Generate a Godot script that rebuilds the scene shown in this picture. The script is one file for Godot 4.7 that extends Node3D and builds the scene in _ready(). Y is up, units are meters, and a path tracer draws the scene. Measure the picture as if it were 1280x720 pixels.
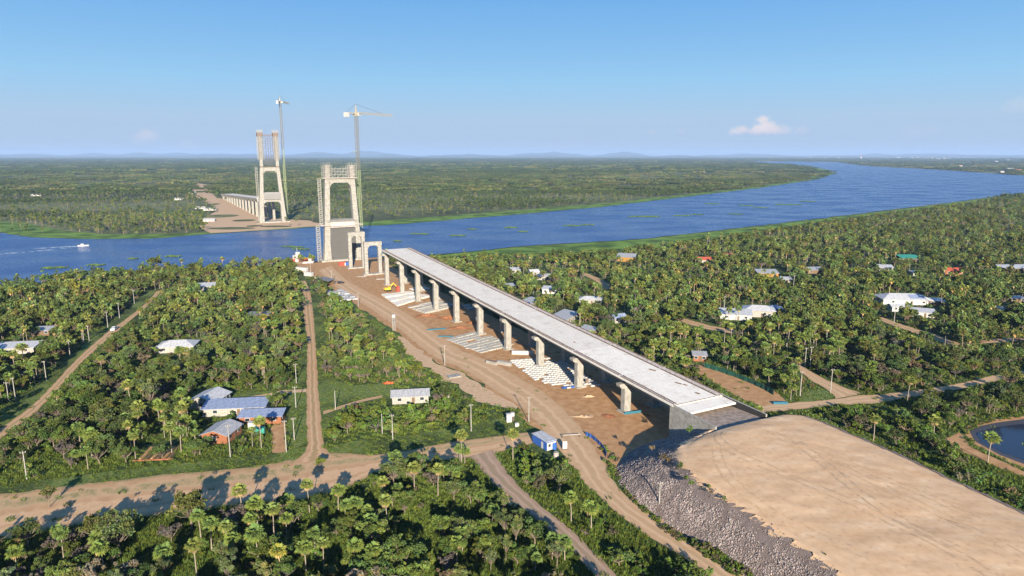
extends Node3D
# A cable-stayed bridge under construction over a wide river, seen from a drone at 82 m.

const CAM_HEIGHT := 82.0
const FOCAL := 853.0          # of the 1280 x 720 photograph
const HORIZON := 193.0
const SUN_HIGH := 18.0
var pitch := atan((360.0 - HORIZON) / FOCAL)
var rng := RandomNumberGenerator.new()
var counts := {}
var M := {}
var field := FastNoiseLite.new()
var edge_noise := FastNoiseLite.new()
var clear_polys := []          # ground polygons that stay free of trees: [polygon, bounds, how strictly their view is kept free]
var low_polys := []            # only low growth
var AXIS := deg_to_rad(28.0)
var BRIDGE: Vector3

# ---------------------------------------------------------------- helpers
func G(px: float, py: float, h := 0.0) -> Vector3:
	var dx := (px - 640.0) / FOCAL
	var dy := -(py - 360.0) / FOCAL
	var wy := dy * cos(pitch) - sin(pitch)
	var wz := -dy * sin(pitch) - cos(pitch)
	var t := (h - CAM_HEIGHT) / wy
	return Vector3(dx * t, h, wz * t)

func screen(p: Vector3) -> Vector2:
	var y := (p.y - CAM_HEIGHT) * cos(pitch) - p.z * sin(pitch)
	var z := (p.y - CAM_HEIGHT) * sin(pitch) + p.z * cos(pitch)
	return Vector2(640.0 + FOCAL * p.x / -z, 360.0 - FOCAL * y / -z)

func lin(r: float, g: float, b: float) -> Color:
	return Color(r, g, b).linear_to_srgb()

func pts(a: Array, h := 0.0) -> PackedVector2Array:
	var o := PackedVector2Array()
	for i in range(0, a.size(), 2):
		var p := G(a[i], a[i + 1], h)
		o.append(Vector2(p.x, p.z))
	return o

class MB:
	var v := PackedVector3Array()
	var n := PackedVector3Array()
	var c := PackedColorArray()
	var uv := PackedVector2Array()
	var col := Color.WHITE
	var tinted := false
	func tri(a: Vector3, b: Vector3, d: Vector3, nn: Vector3) -> void:
		if (d - a).cross(b - a).dot(nn) < 0.0:
			var t := b
			b = d
			d = t
		v.append(a)
		v.append(b)
		v.append(d)
		for i in 3:
			n.append(nn)
			if tinted:
				c.append(col)
	func face(a: Vector3, b: Vector3, d: Vector3, out: Vector3) -> void:
		var nn := (d - a).cross(b - a).normalized()
		if nn.dot(out) < 0.0:
			nn = -nn
		tri(a, b, d, nn)
	func quad(a: Vector3, b: Vector3, d: Vector3, e: Vector3, out: Vector3) -> void:
		face(a, b, d, out)
		face(a, d, e, out)
	func hexa(q: Array) -> void:   # eight corners: four below, four above, in the same order
		var mid := Vector3.ZERO
		for p in q:
			mid += p / 8.0
		for f in [[0, 1, 2, 3], [4, 5, 6, 7], [0, 1, 5, 4], [1, 2, 6, 5], [2, 3, 7, 6], [3, 0, 4, 7]]:
			var ctr: Vector3 = (q[f[0]] + q[f[1]] + q[f[2]] + q[f[3]]) / 4.0
			quad(q[f[0]], q[f[1]], q[f[2]], q[f[3]], ctr - mid)
	func box(at: Vector3, s: Vector3, b := Basis.IDENTITY) -> void:
		taper(at - b.y * s.y / 2.0, Vector2(s.x, s.z), at + b.y * s.y / 2.0, Vector2(s.x, s.z), b)
	func taper(p0: Vector3, s0: Vector2, p1: Vector3, s1: Vector2, b := Basis.IDENTITY) -> void:
		var q := []
		for lv in [[p0, s0], [p1, s1]]:
			for k in [[-1, -1], [1, -1], [1, 1], [-1, 1]]:
				q.append(lv[0] + b.x * lv[1].x * 0.5 * k[0] + b.z * lv[1].y * 0.5 * k[1])
		hexa(q)
	func bar(a: Vector3, b: Vector3, w: float) -> void:
		var d := (b - a).normalized()
		var x := d.cross(Vector3.UP if absf(d.y) < 0.9 else Vector3.RIGHT).normalized() * w * 0.5
		var z := d.cross(x).normalized() * w * 0.5
		hexa([a - x - z, a + x - z, a + x + z, a - x + z, b - x - z, b + x - z, b + x + z, b - x + z])
	func tube(path: Array, radii: Array, sides: int, caps := true) -> void:
		var rings := []
		for i in path.size():
			var d: Vector3 = (path[mini(i + 1, path.size() - 1)] - path[maxi(i - 1, 0)]).normalized()
			var x := d.cross(Vector3.RIGHT if absf(d.x) < 0.8 else Vector3.UP).normalized()
			var z := d.cross(x)
			var ring := []
			for k in sides:
				var a := TAU * k / sides
				ring.append(x * cos(a) + z * sin(a))
			rings.append(ring)
		for i in path.size() - 1:
			for k in sides:
				var m := (k + 1) % sides
				var r0: Array = rings[i]
				var r1: Array = rings[i + 1]
				var p := [path[i] + r0[k] * radii[i], path[i] + r0[m] * radii[i], path[i + 1] + r1[m] * radii[i + 1], path[i + 1] + r1[k] * radii[i + 1]]
				var ns := [r0[k], r0[m], r1[m], r1[k]]
				for t in [[0, 1, 2], [0, 2, 3]]:
					var a: int = t[0]
					var b: int = t[1]
					var e: int = t[2]
					if (p[e] - p[a]).cross(p[b] - p[a]).dot(ns[a]) < 0.0:
						var s := b
						b = e
						e = s
					for j in [a, b, e]:
						v.append(p[j])
						n.append(ns[j])
						if tinted:
							c.append(col)
		if caps:
			for side in [0, path.size() - 1]:
				var out: Vector3 = (path[side] - path[1 if side == 0 else side - 1]).normalized()
				for k in range(1, sides - 1):
					tri(path[side] + rings[side][0] * radii[side], path[side] + rings[side][k] * radii[side], path[side] + rings[side][k + 1] * radii[side], out)
	func prism(poly: PackedVector2Array, z0: float, z1: float, b := Basis.IDENTITY, at := Vector3.ZERO) -> void:   # a polygon in x,y drawn out along z
		var ids := Geometry2D.triangulate_polygon(poly)
		for i in range(0, ids.size(), 3):
			for z in [z0, z1]:
				var q := []
				for k in 3:
					q.append(at + b * Vector3(poly[ids[i + k]].x, poly[ids[i + k]].y, z))
				tri(q[0], q[1], q[2], b.z * (1.0 if z == maxf(z0, z1) else -1.0))
		var cw := Geometry2D.is_polygon_clockwise(poly)
		for i in poly.size():
			var p := poly[i]
			var q := poly[(i + 1) % poly.size()]
			var o := Vector3(q.y - p.y, p.x - q.x, 0) * (-1.0 if cw else 1.0)
			quad(at + b * Vector3(p.x, p.y, z0), at + b * Vector3(q.x, q.y, z0), at + b * Vector3(q.x, q.y, z1), at + b * Vector3(p.x, p.y, z1), b * o)
	func commit() -> ArrayMesh:
		var a := []
		a.resize(Mesh.ARRAY_MAX)
		a[Mesh.ARRAY_VERTEX] = v
		a[Mesh.ARRAY_NORMAL] = n
		if tinted:
			a[Mesh.ARRAY_COLOR] = c
		if uv.size() == v.size():
			a[Mesh.ARRAY_TEX_UV] = uv
		var m := ArrayMesh.new()
		m.add_surface_from_arrays(Mesh.PRIMITIVE_TRIANGLES, a)
		return m

func numbered(called: String) -> String:
	var k: int = counts.get(called, 0)
	counts[called] = k + 1
	return called if k == 0 else "%s_%03d" % [called, k]

func tag(o: Node, label: String, category: String, group := "", kind := "") -> void:
	if label: o.set_meta("label", label)
	if category: o.set_meta("category", category)
	if group: o.set_meta("group", group)
	if kind: o.set_meta("kind", kind)

func thing(called: String, label: String, category: String, at := Vector3.ZERO, turn := 0.0, group := "") -> Node3D:
	var o := Node3D.new()
	o.name = numbered(called)
	add_child(o)
	o.position = at
	o.rotation.y = turn
	tag(o, label, category, group)
	return o

func part(parent: Node, called: String, mesh: Mesh, m: Material, at := Vector3.ZERO, turn := 0.0, label := "") -> MeshInstance3D:
	var o := MeshInstance3D.new()
	o.name = called
	o.mesh = mesh
	o.material_override = m
	parent.add_child(o, true)
	o.position = at
	o.rotation.y = turn
	if label: o.set_meta("label", label)
	return o

func solo(called: String, mesh: Mesh, m: Material, at: Vector3, turn: float, label: String, category: String, group := "", kind := "") -> MeshInstance3D:
	var o := part(self, numbered(called), mesh, m, at, turn)
	tag(o, label, category, group, kind)
	return o

func structure(called: String, mesh: Mesh, m: Material, label := "") -> MeshInstance3D:
	var o := part(self, numbered(called), mesh, m)
	o.set_meta("kind", "structure")
	if label: o.set_meta("label", label)
	return o

func one_box(size: Vector3, lift := true) -> ArrayMesh:
	var b := MB.new()
	b.box(Vector3(0, size.y / 2.0 if lift else 0.0, 0), size)
	return b.commit()

# ---------------------------------------------------------------- materials
func noise_tex(freq: float, ramp: Array, size := 512, octaves := 5, kind := FastNoiseLite.TYPE_SIMPLEX_SMOOTH, sd := 1, normal := false, bump := 4.0) -> NoiseTexture2D:
	var f := FastNoiseLite.new()
	f.noise_type = kind
	f.seed = sd
	f.frequency = freq
	f.fractal_octaves = octaves
	var t := NoiseTexture2D.new()
	t.width = size
	t.height = size
	t.seamless = true
	t.noise = f
	if normal:
		t.as_normal_map = true
		t.bump_strength = bump
	elif ramp:
		var g := Gradient.new()
		var offs := PackedFloat32Array()
		var cols := PackedColorArray()
		for i in ramp.size():
			offs.append(ramp[i][0])
			cols.append(ramp[i][1])
		g.offsets = offs
		g.colors = cols
		t.color_ramp = g
	return t

func mat(c: Color, rough := 0.85, tex: Texture2D = null, scale := Vector3.ONE, metal := 0.0) -> StandardMaterial3D:
	var m := StandardMaterial3D.new()
	m.albedo_color = c
	m.roughness = rough
	m.metallic = metal
	m.metallic_specular = 0.35
	if tex:
		m.albedo_texture = tex
		m.uv1_triplanar = true
		m.uv1_world_triplanar = true
		m.uv1_scale = scale
	return m

func detail(m: StandardMaterial3D, tex: Texture2D, scale: Vector3) -> StandardMaterial3D:
	m.detail_enabled = true
	m.detail_blend_mode = BaseMaterial3D.BLEND_MODE_MUL
	m.detail_uv_layer = BaseMaterial3D.DETAIL_UV_2
	m.detail_albedo = tex
	m.uv2_triplanar = true
	m.uv2_world_triplanar = true
	m.uv2_scale = scale
	return m

func v1(s: float) -> Vector3:
	return Vector3(s, s, s)

func make_materials() -> void:
	var wear := noise_tex(0.012, [[0.0, Color(0.66, 0.64, 0.60)], [0.45, Color(0.86, 0.85, 0.83)], [1.0, Color(1, 1, 1)]], 512, 6, FastNoiseLite.TYPE_SIMPLEX_SMOOTH, 3)
	var big := noise_tex(0.006, [[0.0, Color(0.45, 0.50, 0.42)], [0.35, Color(0.72, 0.74, 0.66)], [0.6, Color(0.95, 0.95, 0.88)], [1.0, Color(1, 1, 1)]], 1024, 5, FastNoiseLite.TYPE_SIMPLEX_SMOOTH, 9)
	var grass := noise_tex(0.02, [[0.0, lin(0.030, 0.048, 0.014)], [0.4, lin(0.050, 0.085, 0.022)], [0.62, lin(0.080, 0.118, 0.034)], [0.85, lin(0.150, 0.135, 0.060)], [1.0, lin(0.20, 0.16, 0.09)]], 1024, 6, FastNoiseLite.TYPE_SIMPLEX_SMOOTH, 11)
	var lawn := noise_tex(0.02, [[0.0, lin(0.055, 0.088, 0.020)], [0.45, lin(0.100, 0.150, 0.034)], [0.68, lin(0.150, 0.175, 0.055)], [0.85, lin(0.24, 0.20, 0.10)], [1.0, lin(0.32, 0.25, 0.14)]], 1024, 6, FastNoiseLite.TYPE_SIMPLEX_SMOOTH, 12)
	var dirt := noise_tex(0.014, [[0.0, lin(0.36, 0.215, 0.115)], [0.4, lin(0.46, 0.29, 0.165)], [0.7, lin(0.52, 0.345, 0.205)], [1.0, lin(0.60, 0.45, 0.31)]], 1024, 6, FastNoiseLite.TYPE_SIMPLEX_SMOOTH, 13)
	var sandy := noise_tex(0.010, [[0.0, lin(0.51, 0.345, 0.215)], [0.45, lin(0.595, 0.42, 0.275)], [0.75, lin(0.64, 0.47, 0.32)], [1.0, lin(0.72, 0.565, 0.41)]], 1024, 6, FastNoiseLite.TYPE_SIMPLEX_SMOOTH, 14)
	var dry := noise_tex(0.012, [[0.0, lin(0.065, 0.082, 0.034)], [0.4, lin(0.115, 0.132, 0.060)], [0.65, lin(0.155, 0.165, 0.082)], [1.0, lin(0.20, 0.195, 0.11)]], 1024, 6, FastNoiseLite.TYPE_SIMPLEX_SMOOTH, 16)
	var speck := noise_tex(0.06, [[0.0, Color(0.72, 0.70, 0.68)], [0.5, Color(0.92, 0.91, 0.90)], [1.0, Color(1, 1, 1)]], 512, 4, FastNoiseLite.TYPE_SIMPLEX_SMOOTH, 15)
	var mild := noise_tex(0.010, [[0.0, Color(0.86, 0.85, 0.83)], [0.3, Color(0.955, 0.95, 0.94)], [1.0, Color(1, 1, 1)]], 512, 6, FastNoiseLite.TYPE_SIMPLEX_SMOOTH, 17)
	M.ground = detail(mat(Color.WHITE, 0.95, grass, v1(1.0 / 60.0)), big, v1(1.0 / 1300.0))
	M.lawn = detail(mat(Color.WHITE, 0.95, lawn, v1(1.0 / 28.0)), big, v1(1.0 / 170.0))
	M.marsh = detail(mat(lin(0.17, 0.30, 0.045), 0.9, speck, v1(1.0 / 14.0)), big, v1(1.0 / 200.0))
	M.dirt = detail(mat(lin(1, 0.9, 0.745), 0.95, dirt, v1(1.0 / 55.0)), speck, v1(1.0 / 6.0))
	M.red_dirt = detail(mat(lin(0.80, 0.52, 0.42), 0.95, dirt, v1(1.0 / 25.0)), speck, v1(1.0 / 4.0))
	M.pale_sand = detail(mat(lin(1, 0.97, 0.9), 0.95, sandy, v1(1.0 / 20.0)), speck, v1(1.0 / 5.0))
	M.sand = detail(mat(lin(1, 0.93, 0.83), 0.95, sandy, Vector3(1.0 / 110.0, 1.0 / 60.0, 1.0 / 55.0)), mild, v1(1.0 / 9.0))
	M.track_sand = detail(mat(lin(0.95, 0.88, 0.75), 0.95, sandy, v1(1.0 / 15.0)), mild, v1(1.0 / 4.0))
	M.concrete = mat(lin(0.4, 0.39, 0.36), 0.8, wear, v1(1.0 / 18.0))
	M.pier = mat(lin(0.365, 0.355, 0.33), 0.8, wear, Vector3(1.0 / 5.0, 1.0 / 22.0, 1.0 / 5.0))
	M.new_slab = detail(mat(lin(0.77, 0.725, 0.66), 0.8, mild, v1(1.0 / 30.0)), mild, v1(1.0 / 7.0))
	M.slab = detail(mat(lin(0.69, 0.645, 0.58), 0.8, mild, v1(1.0 / 40.0)), mild, v1(1.0 / 9.0))
	M.savanna = detail(mat(lin(1.0, 1.0, 0.96), 0.95, dry, v1(1.0 / 240.0)), big, v1(1.0 / 2100.0))
	M.white_concrete = mat(lin(0.365, 0.355, 0.33), 0.75, wear, v1(1.0 / 12.0))
	M.beam_grey = mat(lin(0.50, 0.485, 0.45), 0.85, wear, v1(1.0 / 6.0))
	M.rebar = mat(lin(0.13, 0.085, 0.06), 0.7)
	M.strip = mat(lin(0.6, 0.535, 0.49), 0.85, wear, v1(1.0 / 9.0))
	M.scaffold = mat(lin(0.33, 0.32, 0.31), 0.6, null, Vector3.ONE, 0.3)
	M.rusty = mat(lin(0.2, 0.155, 0.125), 0.75, speck, v1(0.3))
	M.dark_steel = mat(lin(0.11, 0.09, 0.08), 0.6, speck, v1(0.2))
	M.crane = mat(lin(0.26, 0.3, 0.17), 0.55)
	M.crane_top = mat(lin(0.33, 0.29, 0.21), 0.5)
	M.mast_grey = mat(lin(0.17, 0.165, 0.14), 0.6)
	M.falsework = mat(lin(0.15, 0.145, 0.135), 0.7)
	M.near_black = mat(lin(0.035, 0.033, 0.032), 0.8)
	M.white_paint = mat(lin(0.52, 0.52, 0.51), 0.5, speck, v1(0.25))
	M.roof_white = mat(lin(0.56, 0.57, 0.6), 0.45, wear, v1(1.0 / 7.0))
	M.roof_grey = mat(lin(0.42, 0.43, 0.46), 0.45, wear, v1(1.0 / 6.0))
	M.roof_dark = mat(lin(0.20, 0.20, 0.22), 0.5, wear, v1(1.0 / 6.0))
	M.roof_blue = mat(lin(0.3, 0.36, 0.52), 0.45, wear, v1(1.0 / 7.0))
	M.roof_red = mat(lin(0.50, 0.11, 0.06), 0.7, wear, v1(1.0 / 5.0))
	M.roof_teal = mat(lin(0.05, 0.30, 0.24), 0.6, wear, v1(1.0 / 5.0))
	M.brick = mat(lin(0.3, 0.12, 0.06), 0.85, speck, v1(0.4))
	M.plaster = mat(lin(0.42, 0.4, 0.37), 0.8, wear, v1(1.0 / 5.0))
	M.ochre = mat(lin(0.42, 0.22, 0.05), 0.8, wear, v1(1.0 / 5.0))
	M.timber = mat(lin(0.18, 0.12, 0.075), 0.85, speck, v1(0.3))
	M.glass = mat(lin(0.03, 0.04, 0.05), 0.1)
	M.glass.metallic_specular = 0.6
	M.blue = mat(lin(0.035, 0.12, 0.42), 0.5, speck, v1(0.3))
	M.teal = mat(lin(0.03, 0.15, 0.22), 0.7, speck, v1(0.25))
	M.green_net = mat(lin(0.02, 0.10, 0.075), 0.85, speck, v1(0.3))
	M.orange = mat(lin(0.66, 0.15, 0.05), 0.7, speck, v1(0.3))
	M.yellow = mat(lin(0.65, 0.42, 0.04), 0.5)
	M.red = mat(lin(0.45, 0.06, 0.04), 0.55)
	M.tyre = mat(lin(0.02, 0.02, 0.02), 0.8)
	M.car_white = mat(lin(0.70, 0.71, 0.72), 0.3)
	M.car_dark = mat(lin(0.03, 0.03, 0.035), 0.3)
	M.pole = mat(lin(0.4, 0.39, 0.37), 0.8, wear, v1(0.2))
	M.wood_pole = mat(lin(0.30, 0.26, 0.22), 0.85, speck, v1(0.3))
	M.liner = mat(lin(0.055, 0.055, 0.065), 0.5)
	M.gravel = detail(mat(lin(0.31, 0.25, 0.235), 0.95, speck, v1(1.0 / 5.0)), wear, v1(1.0 / 14.0))
	M.fill = detail(mat(lin(0.46, 0.38, 0.33), 0.95, speck, v1(1.0 / 6.0)), wear, v1(1.0 / 14.0))
	M.rock = mat(Color.WHITE, 0.9, speck, v1(0.5))
	M.rock.vertex_color_use_as_albedo = true
	M.leaf = mat(Color.WHITE, 0.65)
	M.leaf.vertex_color_use_as_albedo = true
	M.leaf.metallic_specular = 0.25
	M.leaf.backlight_enabled = true
	M.leaf.backlight = lin(0.22, 0.24, 0.10)
	for k in [["leaf_light", 1.25, 1.25, 1.1], ["leaf_warm", 1.25, 1.08, 0.92], ["leaf_deep", 0.74, 0.80, 0.78], ["leaf_grey", 1.02, 0.98, 1.35]]:
		var m: StandardMaterial3D = M.leaf.duplicate()
		m.albedo_color = lin(k[1] * 0.8, k[2] * 0.8, k[3] * 0.7)
		M[k[0]] = m
	M.bark = mat(lin(0.22, 0.18, 0.14), 0.9, speck, v1(0.6))
	M.palm_bark = mat(lin(0.34, 0.29, 0.235), 0.9, speck, v1(0.6))
	M.hills = mat(lin(0.055, 0.08, 0.032), 0.95)
	# the river: wind ripples in the normal map, calmer and rougher patches in the roughness
	M.water = StandardMaterial3D.new()
	M.water.albedo_color = lin(0.030, 0.072, 0.20)
	M.water.roughness = 0.9
	M.water.roughness_texture = noise_tex(0.008, [[0.0, Color(0.12, 0.12, 0.12)], [0.45, Color(0.26, 0.26, 0.26)], [1.0, Color(0.46, 0.46, 0.46)]], 512, 5, FastNoiseLite.TYPE_SIMPLEX_SMOOTH, 21)
	M.water.metallic_specular = 0.42
	M.water.uv1_triplanar = true
	M.water.uv1_world_triplanar = true
	M.water.uv1_scale = Vector3(1.0 / 420.0, 1.0, 1.0 / 260.0)
	M.water.normal_enabled = true
	M.water.normal_texture = noise_tex(0.07, [], 2048, 4, FastNoiseLite.TYPE_SIMPLEX_SMOOTH, 22, true, 5.0)
	M.water.normal_scale = 1.0
	M.pond = mat(lin(0.018, 0.024, 0.045), 0.12)
	M.foam = mat(lin(0.62, 0.68, 0.75), 0.7)

# ---------------------------------------------------------------- flat sheets and roads
func keep_clear(poly: PackedVector2Array, strict := 1.0) -> void:
	var lo := poly[0]
	var hi := poly[0]
	for p in poly:
		lo = lo.min(p)
		hi = hi.max(p)
	clear_polys.append([poly, Rect2(lo, hi - lo), strict])

func rough_edge(poly: PackedVector2Array, step := 3.0, amount := 0.8) -> PackedVector2Array:
	var o := PackedVector2Array()
	for i in poly.size():
		var a := poly[i]
		var b := poly[(i + 1) % poly.size()]
		var k := maxi(1, mini(80, int(a.distance_to(b) / step)))
		var side := (b - a).orthogonal().normalized()
		for j in k:
			var p := a.lerp(b, float(j) / k)
			o.append(p + side * edge_noise.get_noise_2d(p.x * 6.0, p.y * 6.0) * amount * (0.0 if j == 0 else 1.6))
	return o

func sheet_mesh(poly: PackedVector2Array, y: float) -> ArrayMesh:
	var b := MB.new()
	var ids := Geometry2D.triangulate_polygon(poly)
	for i in range(0, ids.size(), 3):
		var q := []
		for k in 3:
			q.append(Vector3(poly[ids[i + k]].x, y, poly[ids[i + k]].y))
		b.tri(q[0], q[1], q[2], Vector3.UP)
	return b.commit()

func rough_sheet(poly: PackedVector2Array, step: float, amount: float, y: float) -> ArrayMesh:
	for k in [1.0, 0.6, 0.3, 0.1, 0.0]:
		var p := rough_edge(poly, step, amount * k)
		if Geometry2D.triangulate_polygon(p).size():
			return sheet_mesh(p, y)
	print("a sheet crosses itself ", poly)
	return sheet_mesh(Geometry2D.convex_hull(poly), y)

func ribbon(edges: Array, y: float, m: Material, called: String, clear := true, strict := 1.0) -> void:
	# edges: left x, left y, right x, right y in photo pixels, from one end to the other
	var cl := Curve3D.new()
	var cr := Curve3D.new()
	var n := edges.size()
	var ls := []
	var rs := []
	for e in edges:
		ls.append(G(e[0], e[1], y))
		rs.append(G(e[2], e[3], y))
	var left := []
	var right := []
	for i in n - 1:
		var k := maxi(2, int(ls[i].distance_to(ls[i + 1]) / 2.5))
		for j in k + (1 if i == n - 2 else 0):
			var t := float(j) / k
			left.append(ls[i].cubic_interpolate(ls[i + 1], ls[maxi(i - 1, 0)], ls[mini(i + 2, n - 1)], t))
			right.append(rs[i].cubic_interpolate(rs[i + 1], rs[maxi(i - 1, 0)], rs[mini(i + 2, n - 1)], t))
	var b := MB.new()
	var dist := 0.0
	var prev := []
	var outline := PackedVector2Array()
	var back := []
	for i in left.size():
		var across: Vector3 = (right[i] - left[i])
		var w := across.length()
		var a: Vector3 = left[i] + across / w * edge_noise.get_noise_2d(left[i].x * 9.0, left[i].z * 9.0) * minf(w * 0.12, 1.1)
		var d: Vector3 = right[i] + across / w * edge_noise.get_noise_2d(right[i].x * 9.0, right[i].z * 9.0 + 50.0) * minf(w * 0.12, 1.1)
		if i > 0:
			dist += ((left[i] + right[i]) / 2.0).distance_to((left[i - 1] + right[i - 1]) / 2.0)
		var row := [a, d, Vector2(0, dist / 41.0), Vector2(1, dist / 41.0)]
		outline.append(Vector2(a.x, a.z))
		back.push_front(Vector2(d.x, d.z))
		if prev:
			var uv4 := [prev[2], prev[3], row[3], row[2]]
			var p4 := [prev[0], prev[1], row[1], row[0]]
			for t in [[0, 1, 2], [0, 2, 3]]:
				var i0: int = t[0]
				var i1: int = t[1]
				var i2: int = t[2]
				if (p4[i2] - p4[i0]).cross(p4[i1] - p4[i0]).y < 0.0:
					var s := i1
					i1 = i2
					i2 = s
				for j in [i0, i1, i2]:
					b.v.append(p4[j])
					b.n.append(Vector3.UP)
					b.uv.append(uv4[j])
		prev = row
	for p in back:
		outline.append(p)
	structure(called, b.commit(), m)
	if clear:
		keep_clear(outline, strict)

func rut_texture(tracks: Array, base: Color, worn: Color, weed: Color, weeds: float, sd: int) -> ImageTexture:
	var im := Image.create(128, 512, false, Image.FORMAT_RGB8)
	var f := FastNoiseLite.new()
	f.seed = sd
	f.frequency = 0.02
	f.fractal_octaves = 5
	var g := FastNoiseLite.new()
	g.seed = sd + 1
	g.frequency = 0.09
	for y in 512:
		# the pattern closes on itself: two samples cross-fade over the length
		var k := float(y) / 512.0
		for x in 128:
			var n := f.get_noise_2d(x * 1.2, y) * (1.0 - k) + f.get_noise_2d(x * 1.2, y - 512) * k
			var fine := g.get_noise_2d(x, y) * (1.0 - k) + g.get_noise_2d(x, y - 512) * k
			var u := x / 127.0 + n * 0.05
			var c := base.lerp(worn, clampf(0.35 + n * 0.9 + fine * 0.25, 0.0, 1.0) * 0.6)
			for t in tracks:
				var w := 1.0 - smoothstep(0.02, 0.09, absf(u - t))
				c = c.lerp(worn, w * (0.65 + 0.5 * fine))
			var wd := 0.0
			if weeds > 0.0 and tracks.size() > 1:
				wd = 1.0 - smoothstep(0.04, 0.14, absf(u - (tracks[0] + tracks[1]) / 2.0))
			wd = maxf(wd * 0.8, smoothstep(0.40, 0.5, absf(u - 0.5)))
			c = c.lerp(weed, clampf(wd * weeds * (0.6 + n * 1.2 + fine * 0.9), 0.0, 1.0))
			im.set_pixel(x, y, c)
	return ImageTexture.create_from_image(im)

func road_mat(t: Texture2D) -> StandardMaterial3D:
	var m := StandardMaterial3D.new()
	m.albedo_texture = t
	m.roughness = 0.95
	m.metallic_specular = 0.3
	return m

# ---------------------------------------------------------------- plants
func leaf_quad(b: MB, p: Vector3, nrm: Vector3, s: float) -> void:
	var t := nrm.cross(Vector3(rng.randf() - 0.5, rng.randf() - 0.5, rng.randf() - 0.5)).normalized()
	var w := nrm.cross(t) * s * 0.42
	t *= s * 0.62
	var tip := p + t - nrm * s * 0.14
	var tail := p - t - nrm * s * 0.10
	b.face(tail, p + w, tip, nrm)
	b.face(tail, p - w, tip, nrm)

func rnd_dir() -> Vector3:
	var y := rng.randf_range(-1, 1)
	var a := rng.randf() * TAU
	var r := sqrt(1.0 - y * y)
	return Vector3(r * cos(a), y, r * sin(a))

func shade(c: Color, k: float, warm: float) -> Color:
	return Color(c.r * k * (1.0 + warm), c.g * k, c.b * k * (1.0 - warm))

func broadleaf(sd: int, radius: float, high: float, flat: float, clumps: int, leaves: int, leaf: float, base: Color, bare := 0.0) -> Array:
	# returns [crown mesh, trunk mesh]; the crown is clumps of leaf sprays round limb ends
	rng.seed = sd
	var crown := MB.new()
	crown.tinted = true
	var trunk := MB.new()
	trunk.tinted = true
	trunk.col = Color(0.17, 0.14, 0.11)
	var mid := Vector3(0, high - radius * flat * 0.8, 0)
	var fork := Vector3(rng.randf_range(-0.2, 0.2), maxf(mid.y - radius * flat * 0.9, high * 0.22), rng.randf_range(-0.2, 0.2))
	if leaves > 120:
		trunk.tube([Vector3(0, -0.2, 0), Vector3(0.03, fork.y * 0.5, 0), fork], [0.05 * radius + 0.06, 0.04 * radius + 0.04, 0.035 * radius + 0.03], 5, false)
	for i in clumps:
		var d := rnd_dir()
		d.y = absf(d.y) * 0.95 - 0.25
		var c := mid + Vector3(d.x, d.y * flat, d.z).normalized() * radius * rng.randf_range(0.30, 0.98) * Vector3(1, flat, 1)
		if i == 0:
			c = mid
		var cr := radius * lerpf(0.11, 0.34, pow(rng.randf(), 1.6))
		if leaves > 120:
			trunk.tube([fork, fork.lerp(c, 0.5) + Vector3(0, -0.1 * radius, 0), c], [0.028 * radius + 0.02, 0.02 * radius + 0.02, 0.02], 3, false)
		var tint := shade(base, rng.randf_range(0.75, 1.25), rng.randf_range(-0.12, 0.2))
		var count := int(leaves * cr * cr / (radius * radius) * 7.0 / clumps)
		for k in count:
			var o := rnd_dir()
			if o.y < -0.35 and rng.randf() < 0.7:
				o.y = -o.y
			var p := c + Vector3(o.x, o.y * 0.82, o.z) * cr * rng.randf_range(0.62, 1.06)
			var nn := (o + rnd_dir() * 0.95).normalized()
			crown.col = shade(tint, rng.randf_range(0.72, 1.3), rng.randf_range(-0.12, 0.14))
			if bare > 0.0 and rng.randf() < bare:
				crown.col = Color(0.15, 0.125, 0.10)
			leaf_quad(crown, p, nn, leaf * rng.randf_range(0.6, 1.35))
	return [crown.commit(), trunk.commit() if trunk.v.size() else null]

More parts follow.
